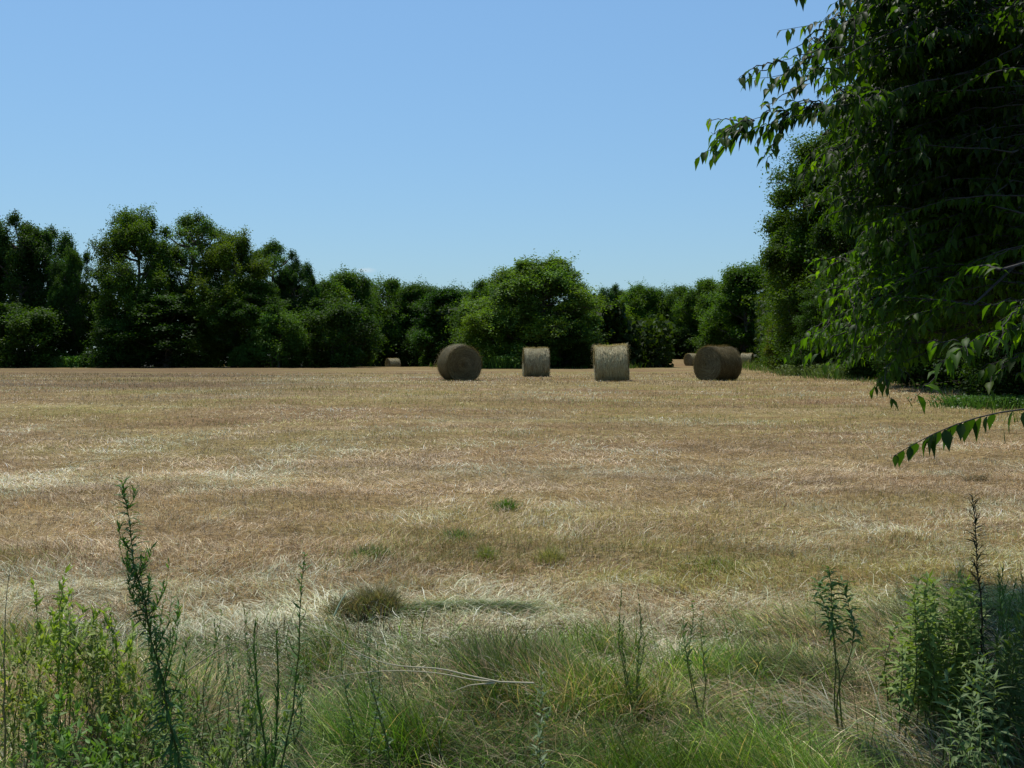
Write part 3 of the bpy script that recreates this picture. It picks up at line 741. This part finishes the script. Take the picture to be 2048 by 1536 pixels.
BG = "round hay bales lying on the mown field"
BALES = [
 # centre px, foot distance, axis yaw (0 = axis across the view), radius, length, fuzz, tone (lowered where shade on the faces is put in), loose, label
 (919, 41.5, R(90 + 22), .77, 1.25, 1.2, np.array((.52, .49, .42)), 90, "large round bale showing its dark coiled end, leftmost of the four near bales", 101, .015, .0),
 (1072, 49.5, R(3), .76, 1.20, 1.0, 1.0, 40, "narrow upright-looking bale seen from the side, second of the four near bales", 102, .015, .035),
 (1224, 40.8, R(-4), .78, 1.28, 1.4, 1.2, 260, "shaggy pale bale with ragged hay on top and sides, third of the four near bales", 103, .03, .05),
 (1435, 41.3, R(38), .765, 1.30, 1.0, np.array((.50, .46, .38)), 40, "large bale turned at three-quarter angle with a sagging top, rightmost near bale", 104, .012, .05),
 (786, 113, R(30), .76, 1.25, .5, 1.0, 20, "tiny far bale half sunk behind the rise before the dark trees", 105, .01, .03),
 (1384, 114, R(35), .76, 1.25, .5, 1.05, 30, "small far bale half hidden behind the left edge of the three-quarter bale", 106, .03, .03),
 (1494, 111, R(-25), .78, 1.2, .5, 1.0, 20, "small far bale peeping out right of the three-quarter bale", 107, .01, .06),
]
for px, d, yaw, rad, ln, fz, k, lo, lab, seed, lump, dish in BALES:
    X0 = (px - 1024) / F * d
    o = empty("hay_bale", (X0, d, float(g(X0, d)) - .02), lab, "hay bale", BG); o.rotation_euler = (0, R(-2.5) if seed == 103 else 0, yaw)
    S, E, Lo = make_bale(seed, rad, ln, fz, k, lo, lump, dish)
    S.build("rolled_side", M_STRAW, o)
    for e in E: e.build("end_face", M_STRAW, o)
    tag(Lo.build("loose_hay", M_STRAW, o), kind="stuff")

# ---------------------------------------------------------------- near overhanging tree
def near_tree():
    rng = np.random.default_rng(23)
    root = np.array([4.3, 6.3, float(g(4.3, 6.3))])
    o = empty("leafy_tree", root, "near tree on the right whose drooping leafy branches hang into the view", "tree")
    T = Acc(); Lf = Acc(); bc = np.array([.1, .09, .07])
    tp = np.array([root + (0, 0, -.2), root + (.05, 0, 1.2), root + (-.1, .1, 2.6), root + (-.2, .0, 4.2), root + (-.1, -.2, 6.0), root + (0, 0, 7.5)])
    tube(T, tp - root, [.19, .16, .14, .11, .07, .03], 12, bc)
    limbs = []
    def limb_from(h): return np.array([np.interp(h, tp[:, 2], tp[:, i]) for i in (0, 1, 2)])
    B = Acc()
    def smooth_path(P, n):
        P = np.asarray(P, float); s = np.concatenate([[0], np.cumsum(np.linalg.norm(np.diff(P, axis=0), axis=1))])
        u = np.linspace(0, s[-1], n); q = np.stack([np.interp(u, s, P[:, i]) for i in range(3)], 1)
        for _ in range(3): q[1:-1] = (q[:-2] + 2 * q[1:-1] + q[2:]) / 4
        return q, s[-1]
    def leafy(path, start=.25, spacing=.035, size=.085, tone=1.0, sideways=.55, keep=1.0, hang=.5):
        q, L = smooth_path(path, max(7, int(len(path) * 4)))
        wv = rng.normal(size=(len(q), 3)) * .012; wv[0] = 0; q = q + np.cumsum(wv, 0) * .6
        tube(B, q - root, np.linspace(.0032 + .0020 * L, .0009, len(q)), 5, bc)
        n = int(L * (1 - start) / spacing)
        if n < 2: return
        f = start + (1 - start) * (np.arange(n) + rng.random(n) * .5) / n
        s = np.linspace(0, 1, len(q)); p = np.stack([np.interp(f, s, q[:, i]) for i in range(3)], 1)
        tg = np.stack([np.interp(f, s, np.gradient(q[:, i])) for i in range(3)], 1); tg = unit(tg)
        side = unit(np.cross(tg, np.array([0, 0, 1.0]))) * np.where(np.arange(n) % 2, 1, -1)[:, None]
        k = rng.random(n) < keep; p, tg, side = p[k], tg[k], side[k]; n = len(p)
        d = side * sideways + tg * .5 + np.array([0, 0, -hang]) + rng.normal(size=(n, 3)) * .45
        sz = size * (.6 + .55 * rng.random(n))
        c = np.array([(.024, .047, .006)]) * (.7 + .6 * rng.random((n, 1))) * tone
        yv = (rng.random(n) < .07)[:, None]; c = np.where(yv, c * np.array([2.2, 1.8, .9]), c)
        leaves(Lf, p - root, d, sz, sz * (.30 + .15 * rng.random(n)), hang * 1.6 + .3 + rng.random(n) * 1.1, c, rng, .3 + .3 * rng.random())
    def spray(path, d, start=.15, **kw):
        P = [at(a, b, d + (c if isinstance(c, (int, float)) else 0)) for a, b, c in path]
        P = np.array(P); leafy(P, start, **kw)
        return P
    def subs(P, n, ln, droop=.5, f0=.3, **kw):
        q, L = smooth_path(P, 24); tgs = unit(np.gradient(q, axis=0))
        for _ in range(n):
            j = int((f0 + (1 - f0) * rng.random()) * 23); t = tgs[j]
            sd = unit(np.cross(t, np.array([0, 0, 1.0]))) * rng.choice([-1, 1])
            l = ln * (.5 + .8 * rng.random())
            d0 = unit(t * .7 + sd * .6 * rng.random() + rng.normal(size=3) * .2)
            a = q[j]; b = a + d0 * l * .5 + np.array([0, 0, -.05 * l]); c = b + d0 * l * .4 + np.array([0, 0, -droop * l * .5])
            leafy([a, b, c], .08, **kw)
    # explicit branches seen in the photograph: (px, py, extra depth)
    br = [  # raised tone puts sunlight into the leaf colour of the lower sprays
     ([(2350, -40, 1.6), (2100, 90, .9), (1900, 150, .4), (1700, 190, 0), (1610, 218, 0), (1540, 238, 0), (1470, 243, 0), (1432, 262, 0)], 4.2, dict(start=.50, spacing=.015, size=.078), 34, .24, .78),
     ([(2350, -200, 1.6), (2000, -20, .6), (1780, 60, .2), (1680, 100, 0), (1600, 128, 0), (1545, 132, 0), (1492, 132, 0)], 4.3, dict(start=.50, spacing=.030, size=.075, keep=.8), 12, .26, .5),
     ([(2300, -300, 1.2), (1900, -180, .4), (1700, -90, 0), (1630, -60, 0), (1585, -8, 0)], 4.1, dict(start=.6, spacing=.025, size=.085), 3, .10, .85),
     ([(2300, 40, 1.6), (1900, 180, .7), (1780, 240, .3), (1680, 290, .1), (1620, 320, 0), (1575, 335, 0)], 4.8, dict(start=.4, spacing=.022, size=.075), 14, .22, .45),
     ([(2300, -80, 1.5), (1950, 30, .5), (1800, 90, .2), (1690, 170, 0), (1640, 235, 0)], 4.6, dict(start=.35, spacing=.024, size=.09), 22, .38, .3),
     ([(2300, -160, 1.5), (1950, -80, .5), (1800, -20, .2), (1690, 40, 0), (1630, 110, 0)], 4.5, dict(start=.3, spacing=.024, size=.09), 22, .38, .3),
     ([(2300, -120, 1.5), (1950, 40, .5), (1780, 110, .2), (1680, 130, 0), (1610, 165, 0), (1560, 180, 0)], 4.4, dict(start=.4, spacing=.024, size=.075), 16, .22, .5),
     ([(2300, -260, 1.5), (1950, -60, .5), (1780, 20, .2), (1680, 55, 0), (1620, 62, 0), (1590, 70, 0)], 4.6, dict(start=.4, spacing=.024, size=.075), 16, .22, .5),
     ([(2300, 300, 1.5), (1980, 430, .8), (1850, 490, .4), (1760, 500, .2), (1690, 510, 0), (1650, 530, 0)], 5.4, dict(start=.3, spacing=.020, size=.072, tone=1.5), 26, .28, .35),
     ([(2300, 420, 1.5), (1950, 520, .8), (1840, 555, .4), (1760, 590, .2), (1680, 580, 0), (1640, 592, 0)], 5.6, dict(start=.3, spacing=.020, size=.072, tone=1.5), 26, .28, .35),
     ([(2300, 480, 1.5), (1950, 600, .8), (1800, 630, .4), (1720, 640, .2), (1660, 640, 0), (1625, 650, 0)], 5.4, dict(start=.3, spacing=.020, size=.070, tone=1.5), 26, .26, .4),
     ([(2300, 560, 1.5), (1980, 640, .8), (1850, 690, .4), (1780, 690, .2), (1710, 690, 0), (1670, 705, 0)], 5.2, dict(start=.3, spacing=.020, size=.070, tone=1.3), 22, .24, .5),
     ([(2300, 560, 1.5), (2000, 620, .8), (1880, 670, .4), (1800, 700, .2), (1775, 725, 0), (1765, 750, 0)], 4.6, dict(start=.35, spacing=.024, size=.075, tone=.9), 14, .18, .6),
     ([(2400, 520, .8), (2150, 600, .2), (2040, 655, 0), (1960, 670, 0), (1905, 690, 0), (1872, 735, 0)], 3.7, dict(start=.35, spacing=.022, size=.085, tone=1.5), 14, .16, .6),
     ([(2400, 600, .8), (2150, 680, .3), (2060, 700, 0), (2010, 720, 0), (1975, 745, 0)], 3.8, dict(start=.35, spacing=.022, size=.07, tone=1.0), 8, .14, .7),
     ([(2400, 420, .8), (2150, 560, .3), (2060, 610, 0), (2000, 640, 0)], 3.7, dict(start=.35, spacing=.024, size=.08, tone=1.1), 8, .22, .6),
    ]
    for path, d, kw, ns, ln, f0 in br:
        P = spray(path, d, **kw)
        k2 = {k: v for k, v in kw.items() if k in ('size', 'tone')}
        subs(P, ns, ln, .25, f0, hang=.32, spacing=.024, **k2)
        h = P[0][2] + .1
        a = limb_from(np.clip(h, .8, 7.2)); tube(B, curve(a - root, P[0] - root, 5, rng, .03, .02), np.linspace(.035, .009, 5), 6, bc)
    # the low lone branch against the stubble
    lone = [(2420, 790, .8), (2160, 812, .3), (2048, 818, 0), (1990, 822, 0), (1930, 838, 0), (1870, 864, 0), (1825, 886, 0), (1787, 912, 0)]
    P = np.array([at(a, b, 3.1 + c) for a, b, c in lone]); q, L = smooth_path(P, 26); tube(B, q - root, np.linspace(.008, .0012, 26), 5, bc)
    a = limb_from(1.1); tube(B, curve(a - root, P[0] - root, 5, rng, .03, .02), np.linspace(.03, .008, 5), 6, bc)
    s = np.linspace(0, 1, 26); px_ = [1792, 1806, 1832, 1853, 1866, 1872, 1888, 1902, 1914, 1930, 1948, 1962, 1990, 2036, 2060, 2100, 1819, 1860, 1880, 1921, 1975]
    fs = np.array([np.interp(-v, -np.array([2420, 2160, 2048, 1990, 1930, 1870, 1825, 1787]), np.linspace(0, 1, 8)) for v in px_])
    arc = np.concatenate([[0], np.cumsum(np.linalg.norm(np.diff(P, axis=0), axis=1))]); arc /= arc[-1]
    fa = np.interp(fs, np.linspace(0, 1, 8), arc)
    p = np.stack([np.interp(fa, s, q[:, i]) for i in range(3)], 1); n = len(p)
    d = np.array([[-.22, .25, -1.0]]) + rng.normal(size=(n, 3)) * np.array([.12, .5, .05])
    sz = np.array([.035, .05, .058, .055, .062, .070, .06, .068, .06, .056, .066, .07, .05, .06, .06, .07, .042, .055, .05, .05, .05]) * 1.22
    leaves(Lf, p - root, d, sz, sz * .46, np.full(n, .5), np.array([(.016, .034, .008)]) * (.8 + .4 * rng.random((n, 1))), rng, .4)  # leaf colour darkened for the branch's backlit silhouette
    # filler growth through the crown's depth
    poly = np.array([(1700, -60), (1680, 60), (1650, 130), (1665, 230), (1600, 290), (1610, 350), (1670, 420), (1700, 470), (1670, 540), (1650, 620), (1665, 680), (1760, 700), (1850, 680), (1900, 610), (2000, 580), (2150, 640), (2150, -60)], float)
    def inside(x, y):
        c = False; n = len(poly)
        for i in range(n):
            a, b = poly[i], poly[(i + 1) % n]
            if (a[1] > y) != (b[1] > y) and x < a[0] + (y - a[1]) * (b[0] - a[0]) / (b[1] - a[1]): c = not c
        return c
    cnt = 0
    while cnt < 1250:
        x = 1640 + rng.random() * 520; y = -60 + rng.random() * 810
        if not inside(x, y): continue
        d = 4.5 + 2.7 * rng.random(); tip = at(x, y, d)
        if fbm(tip[0] * 1.9 + 5 + tip[1] * .7, tip[2] * 1.9, 301, 3) < .47 and rng.random() < .88: continue
        cnt += 1
        hub = limb_from(np.clip(tip[2] + .4, 1, 7.2)); v = hub - tip; L = .55 + .5 * rng.random(); v = v / np.linalg.norm(v)
        v = unit(v + rng.normal(size=3) * .5); v[2] = v[2] * .35 + .05; v[0] = abs(v[0])
        a = tip + v * L; m = tip + v * L * .5 + np.array([0, 0, .10 * L])
        tone = 1.2 if y > 420 else .8  # leaf colour lightened low as sunlit sprays, darkened above as shaded interior
        leafy([a, m, tip], .05, .0155, .059, tone, hang=.05 + .4 * rng.random())
        if rng.random() < .6: subs([a, m, tip], 2, .28, .5, .1, spacing=.021, size=.068, tone=tone)
        if rng.random() < .6: tube(B, curve(hub - root, a - root, 5, rng, .05, .03), np.linspace(.016, .005, 5), 5, bc)
    T.build("trunk", M_BARK, o, True); B.build("branches", M_TWIG, o, True); Lf.build("crown", M_LEAF, o)
near_tree()

# ---------------------------------------------------------------- roadside weeds
def stem_plant(name, label, cat, stems, leafL, leafW, dens, col, seed, droop=.8, upw=.3, shrink=.6, start=.05, stemr=.004, panicle=None, group=None, mat=None, stemcol=(.10, .12, .04), wob=1.0):
    """stems: list of (px_base, d, px_top, py_top, d_top)"""
    rng = np.random.default_rng(seed)
    px, d = stems[0][0], stems[0][1]; X0 = (px - 1024) / F * d; root = np.array([X0, d, float(g(X0, d))])
    o = empty(name, root, label, cat, group); S = Acc(); A = Acc(); sc = np.array(stemcol)
    for (pb, db, pt, yt, dt) in stems:
        xb = (pb - 1024) / F * db; a = np.array([xb, db, float(g(xb, db)) - .02]); b = at(pt, yt, dt)
        k = 12; f = np.linspace(0, 1, k); q = curve(a, b, k, rng, 0, .004); q[:, 0] += wob * (.02 + .02 * rng.normal()) * np.sin(f * 5 + seed + pb) * f * (1 - f) * 4; q[:, 1] += wob * .03 * rng.normal() * np.sin(f * 4) * f
        H = np.linalg.norm(b - a); r = stemr * np.linspace(1.1, .18, k)
        tube(S, q - root, r, 6, sc)
        n = int(H * dens); ff = start + (1 - start) * (np.arange(n) + rng.random(n)) / n
        p = np.stack([np.interp(ff, f, q[:, i]) for i in range(3)], 1)
        ang = np.arange(n) * 2.4 + rng.random(n); el = upw + .5 * ff + rng.normal(size=n) * .25
        dd = np.stack([np.cos(ang) * np.cos(el), np.sin(ang) * np.cos(el), np.sin(el)], 1)
        L = leafL * (1 - shrink * ff ** 2) * (.6 + .6 * rng.random(n))
        c = np.array(col) * (.7 + .6 * rng.random((n, 1)))
        leaves(A, p - root, dd, L, leafW * (.7 + .5 * rng.random(n)) * (1 - .4 * ff), droop * (.5 + rng.random(n)) * (1 - .6 * ff), c, rng, .3)
        if panicle:
            m, f0, pl, pdens, psz = panicle[:5]; pw = panicle[5] if len(panicle) > 5 else .16
            for _ in range(m):
                fb = f0 + (.97 - f0) * rng.random(); p0 = np.array([np.interp(fb, f, q[:, i]) for i in range(3)])
                an = rng.random() * 6.283; l = pl * (1.25 - fb) * 2 * (.6 + .6 * rng.random())
                p1 = p0 + np.array([math.cos(an) * .38 * l, math.sin(an) * .38 * l, .5 * l]); p2 = p1 + np.array([math.cos(an) * .10 * l, math.sin(an) * .10 * l, .5 * l])
                qq = np.array([p0, (p0 + p1) / 2 + (0, 0, -.02 * l), p1, p2]); tube(S, qq - root, np.linspace(.0016, .0006, 4), 4, sc * 1.2)
                n = max(3, int(l * pdens)); u = .2 + .8 * rng.random(n); s = np.linspace(0, 1, 4)
                pp = np.stack([np.interp(u, s, qq[:, i]) for i in range(3)], 1)
                dv = rng.normal(size=(n, 3)); dv[:, 2] = np.abs(dv[:, 2]) + .7
                leaves(A, pp - root, dv, psz * (.5 + .8 * rng.random(n)), psz * pw * np.ones(n), .6 * rng.random(n), np.array(col) * (.9 + .5 * rng.random((n, 1))) * 1.15, rng)
    S.build("stem", M_WEED, o, True); A.build("foliage", mat or M_WEED, o)
    return o
HG = (.060, .125, .028)
stem_plant("tall_weed", "tallest feathery green weed at left, rising from the bottom edge into the stubble", "weed", [(395, 2.75, 243, 962, 2.6)], .095, .0105, 430, HG, 201, droop=1.3, upw=.05, panicle=(32, .45, .11, 170, .030), stemr=.0045, wob=.15)
stem_plant("tall_weed", "slim leafy weed reaching up right of the tallest one, topped by a bare twisting tip", "weed", [(525, 2.75, 612, 1105, 2.7)], .055, .012, 110, (.07, .13, .035), 202, droop=.6, panicle=(5, .3, .06, 90, .03), stemr=.004)
stem_plant("tall_weed", "pair of straight narrow-leaved stems in front of the slim leafy weed", "weed", [(545, 2.8, 508, 1250, 2.8), (530, 2.82, 552, 1265, 2.82)], .05, .006, 330, (.05, .12, .03), 203, droop=.3, upw=.9, panicle=None, stemr=.0045)
stem_plant("tall_weed", "dark bristly spire above the leafy bushes at right", "weed", [(1985, 3.7, 1949, 995, 3.6)], .105, .0065, 520, (.02, .034, .014), 204, droop=.9, upw=.1, shrink=.5, stemr=.0050, stemcol=(.06, .045, .03))
stem_plant("dry_stalk", "thin stalk with a pale withered tip at the left border", "stalk", [(-5, 3.2, 12, 1135, 3.2)], .035, .008, 10, (.35, .33, .2), 205, stemcol=(.2, .18, .1))
rng0 = np.random.default_rng(5)
def cl(n, x0, x1, y0, y1, d0, d1, lean=20):
    out = []
    for _ in range(n):
        d = d0 + (d1 - d0) * rng0.random(); x = x0 + (x1 - x0) * rng0.random(); out.append((x + rng0.normal() * lean, d, x, y0 + (y1 - y0) * rng0.random(), d))
    return out
stem_plant("leafy_weed", "bright yellow-green leafy weed clump near the left border", "weed", cl(10, 75, 215, 1170, 1310, 3.3, 3.8, 45), .050, .012, 95, (.18, .24, .04), 210, droop=2.6, upw=-.05, start=.4, stemr=.0026, panicle=(5, .45, .11, 130, .040, .3))
stem_plant("leafy_weed", "lower yellowish weeds between the left border and the yellow-green clump", "weed", cl(12, -20, 90, 1240, 1370, 3.1, 3.6, 45), .046, .012, 90, (.18, .21, .05), 211, droop=2.2, upw=0, start=.3, stemr=.0024, panicle=(4, .4, .10, 120, .036, .3))
stem_plant("leafy_weed", "olive drooping weeds between the yellow-green clump and the tallest weed", "weed", cl(12, 170, 280, 1230, 1350, 3.2, 3.6, 45), .048, .011, 85, (.15, .18, .045), 212, droop=2.4, upw=0, start=.35, stemr=.0024, panicle=(4, .4, .10, 120, .036, .3))
stem_plant("leafy_weed", "bushy low weeds at the bottom left corner", "weed", cl(12, -20, 280, 1390, 1510, 2.7, 3.2, 45), .06, .015, 85, (.09, .16, .035), 213, droop=1.0, start=.1, stemr=.0026, panicle=(4, .3, .10, 110, .04, .3))
stem_plant("leafy_weed", "tangled weeds around the foot of the tallest weed", "weed", cl(20, 250, 520, 1330, 1490, 2.8, 3.3, 45), .052, .010, 80, (.12, .17, .04), 214, droop=1.1, start=.1, stemr=.0024, panicle=(4, .3, .10, 110, .036, .25))
stem_plant("leafy_weed", "small thin-leaved weeds left of the paired stems", "weed", cl(11, 430, 510, 1215, 1340, 3.1, 3.5, 35), .045, .009, 85, (.08, .13, .04), 215, droop=.8, start=.2, stemr=.0024)
stem_plant("leafy_weed", "loose sprigs right of the paired stems near the fallen stalk", "weed", cl(8, 570, 760, 1215, 1330, 3.2, 3.8), .04, .010, 70, (.08, .13, .045), 216, droop=.8, start=.3, stemr=.0024)
for k, (x, y, d, lab) in enumerate([(1243, 1180, 3.9, "left of two small upright sprigs in the middle of the pale hay band"), (1276, 1188, 3.9, "right of two small upright sprigs, taller leaf cluster, in the middle of the hay band")]):
    stem_plant("leafy_sprig", lab, "weed", [(x + 8, d, x, y, d), (x + 14, d + .02, x + 6, y + 50, d + .02)], .036, .009, 90, (.07, .115, .04), 220 + k, droop=.4, upw=.7, start=.35, stemr=.0024)
stem_plant("leafy_weed", "round-topped weed with spreading leaves standing alone against the stubble at right", "weed", [(1700, 3.7, 1655, 1135, 3.7), (1705, 3.72, 1630, 1160, 3.75), (1698, 3.7, 1688, 1165, 3.65)], .095, .019, 95, (.11, .18, .055), 222, droop=1.5, upw=.1, start=.66, shrink=.35, stemr=.0035)
stem_plant("leafy_weed", "spreading fine-leaved weed in the grass left of the lone round-topped weed", "weed", [(1400, 3.9, 1385, 1205, 3.9), (1405, 3.9, 1365, 1235, 3.9), (1398, 3.9, 1410, 1225, 3.9)], .07, .010, 70, (.09, .15, .05), 223, droop=.9, upw=.4, start=.55, stemr=.003)
stem_plant("leafy_weed", "small pale-leaved sprout at the bottom centre of the grass", "weed", [(1085, 3.1, 1082, 1335, 3.1), (1090, 3.1, 1100, 1420, 3.05)], .055, .012, 70, (.15, .20, .10), 224, droop=.7, upw=.3, start=.4, stemr=.0024)
MG = (.15, .21, .05)
stem_plant("leafy_bush", "large grey-green leafy bush left of the dark bristly spire", "bush", cl(44, 1785, 1950, 1150, 1300, 3.6, 4.3, 35), .085, .023, 90, MG, 230, droop=1.3, upw=.15, start=.3, shrink=.3, stemr=.0035)
stem_plant("leafy_bush", "shaded leafy bush at the right border beside the dark bristly spire", "bush", cl(18, 1995, 2100, 1220, 1330, 3.5, 4.0, 30), .080, .019, 85, (.07, .11, .03), 231, droop=1.3, upw=.3, start=.1, shrink=.3, stemr=.0035)
stem_plant("leafy_bush", "pale-leaved bush below the large grey-green one", "bush", cl(8, 1890, 2020, 1310, 1400, 3.2, 3.6, 25), .080, .018, 85, (.13, .18, .07), 232, droop=1.2, upw=.25, start=.15, shrink=.3, stemr=.003)
stem_plant("leafy_bush", "blurry low leafy plants in the bottom right corner", "bush", cl(4, 1930, 2080, 1410, 1510, 2.6, 3.0, 25), .070, .013, 60, (.10, .15, .05), 233, droop=1.2, upw=.2, start=.1, shrink=.3, stemr=.003)
stem_plant("leafy_weed", "tall fine green growth behind the spire at the right border", "weed", cl(12, 1990, 2080, 1130, 1190, 4.0, 4.5), .06, .008, 130, (.08, .15, .04), 234, droop=.7, upw=.7, start=.1, stemr=.003)

# dead grass stalks arching over the green grass
def dead_stalks():
    rng = np.random.default_rng(41)
    def st(name, label, paths, d, r, col, leafn=0):
        a = at(*paths[0][0][:2], d); o = empty(name, a, label, "stalk"); S = Acc()
        for pth in paths:
            P = np.array([at(x, y, d + k * .02) for k, (x, y) in enumerate(pth)])
            s = np.linspace(0, 1, len(P)); u = np.linspace(0, 1, 22); q = np.stack([np.interp(u, s, P[:, i]) for i in range(3)], 1)
            for _ in range(3): q[1:-1] = (q[:-2] + 2 * q[1:-1] + q[2:]) / 4
            tube(S, q - a, np.linspace(r, r * .25, 22), 5, np.array(col))
        S.build("stem", M_STRAW, o, True)
    st("dead_stalk", "long forked straw-coloured stalk fallen across the green grass", [[(1068, 1366), (1000, 1364), (940, 1360), (880, 1345), (800, 1341), (740, 1342), (640, 1358)], [(1000, 1364), (930, 1350), (880, 1335), (780, 1334), (700, 1300), (660, 1260), (590, 1245)], [(990, 1366), (940, 1370), (900, 1385)]], 3.1, .0030, (.42, .38, .25))
    st("dead_stalk", "bent dry stalk slanting up from the tallest weed's foot to the centre left", [[(370, 1345), (450, 1290), (540, 1262), (600, 1242), (680, 1238), (740, 1262)]], 3.2, .0026, (.42, .36, .2))
    st("dead_stalk", "greenish stalk curving over the paired stems", [[(570, 1400), (590, 1350), (650, 1300), (720, 1320), (800, 1350)], [(560, 1300), (630, 1270), (700, 1275), (770, 1310)]], 3.25, .0022, (.25, .27, .12))
    st("grass_leaf", "pale bent grass leaf catching light left of the dark grass heap", [[(668, 1232), (680, 1205), (694, 1183), (712, 1180)]], 3.9, .0042, (.45, .5, .3))
dead_stalks()

# tufts and heaps on the mown field
def tuft(px, py, w, h, n, name, label, pal, seed, group=None, flat=0.0, ln=None):
    rng = np.random.default_rng(seed)
    # solve the ground distance along this ray
    d = 3.0
    for _ in range(60):
        P = at(px, py, d); d = d + (P[2] - float(g(P[0], d))) * 2.0
        d = max(2.0, min(d, 90))
    X0 = (px - 1024) / F * d; o = empty(name, (X0, d, float(g(X0, d))), label, "grass tuft" if 'tuft' in name else "hay", group)
    A = Acc(); r = rng.normal(size=(n, 2)) * np.array([w * .27, w * .27 if not flat else flat])
    z = np.zeros(n)
    if flat: z = rng.random(n) * h * .8 * np.exp(-(r[:, 1] / flat / 1.3) ** 2)
    az = np.where(rng.random(n) < .35, np.arctan2(r[:, 1], r[:, 0]), rng.random(n) * 6.28)
    if not flat: z = rng.random(n) * h * .6 * np.exp(-(np.hypot(*r.T) / w / .35) ** 2)
    t0 = rng.random(n) * .5 + (0.9 if flat else 0); t1 = t0 + .5 + rng.random(n) * .9
    if flat: az = rng.choice([0, np.pi], n) + rng.normal(size=n) * .5
    L = (ln or h) * (.6 + .7 * rng.random(n))
    c = pick(rng, pal, n, .15)
    blades(A, np.stack([r[:, 0], r[:, 1], z], 1), az, t0, t1, L, (.0022 + .00035 * d) * (.7 + .6 * rng.random(n)), c, 5, rng.normal(size=n) * .7, curl=rng.normal(size=n) * 1.3)
    tag(A.build("blades", M_GRASS, o), kind="stuff")
GT = "small green tufts regrowing in the stubble"
tuft(1010, 1018, .22, .10, 260, "grass_tuft", "small bright green tuft farthest out in the middle of the stubble", PAL_GRN, 51, GT)
tuft(972, 1122, .16, .11, 200, "grass_tuft", "small green-brown tuft left of its twin near the middle", (PAL_GRN + PAL_OLV.mean(0)) / 2, 52, GT)
tuft(1102, 1125, .20, .11, 240, "grass_tuft", "small olive tuft right of its twin near the middle", (PAL_OLV * 1.0), 53, GT)
tuft(915, 1078, .34, .08, 220, "grass_tuft", "low dull green patch just up-left of the twin tufts", PAL_GREY, 54, GT)
tuft(1428, 1138, .42, .08, 320, "grass_tuft", "low wide olive tuft right of centre above the pale hay", (PAL_GRN + PAL_OLV.mean(0)) / 2, 55, GT)
tuft(740, 1112, .30, .07, 220, "grass_tuft", "thin green patch above the dark grass heap", PAL_GREY, 56, GT)
tuft(752, 1224, .23, .09, 2600, "grass_tuft", "dark heaped clump of long grass on the pale hay left of centre", np.concatenate([PAL_GREY * .6, PAL_OLV * .7, PAL_TAN * .6]), 57, None, 0, .13)
tuft(700, 1234, .20, .04, 1300, "grass_tuft", "lower left lobe of long grass against the dark heaped clump", np.concatenate([PAL_GREY * .6, PAL_TAN * .5]), 58, None, 0, .13)
tuft(940, 1226, .80, .07, 3600, "hay_windrow", "low ridge of raked green hay running right from the dark heaped clump", np.concatenate([PAL_OLV * .9, PAL_GREY, PAL_GRN, PAL_PALE * .7]), 59, None, .045, .16)
tuft(1955, 960, .3, .06, 200, "hay_clod", "small dark clod of hay far right in the stubble", PAL_OLV * .3, 60, None, .05, .12)
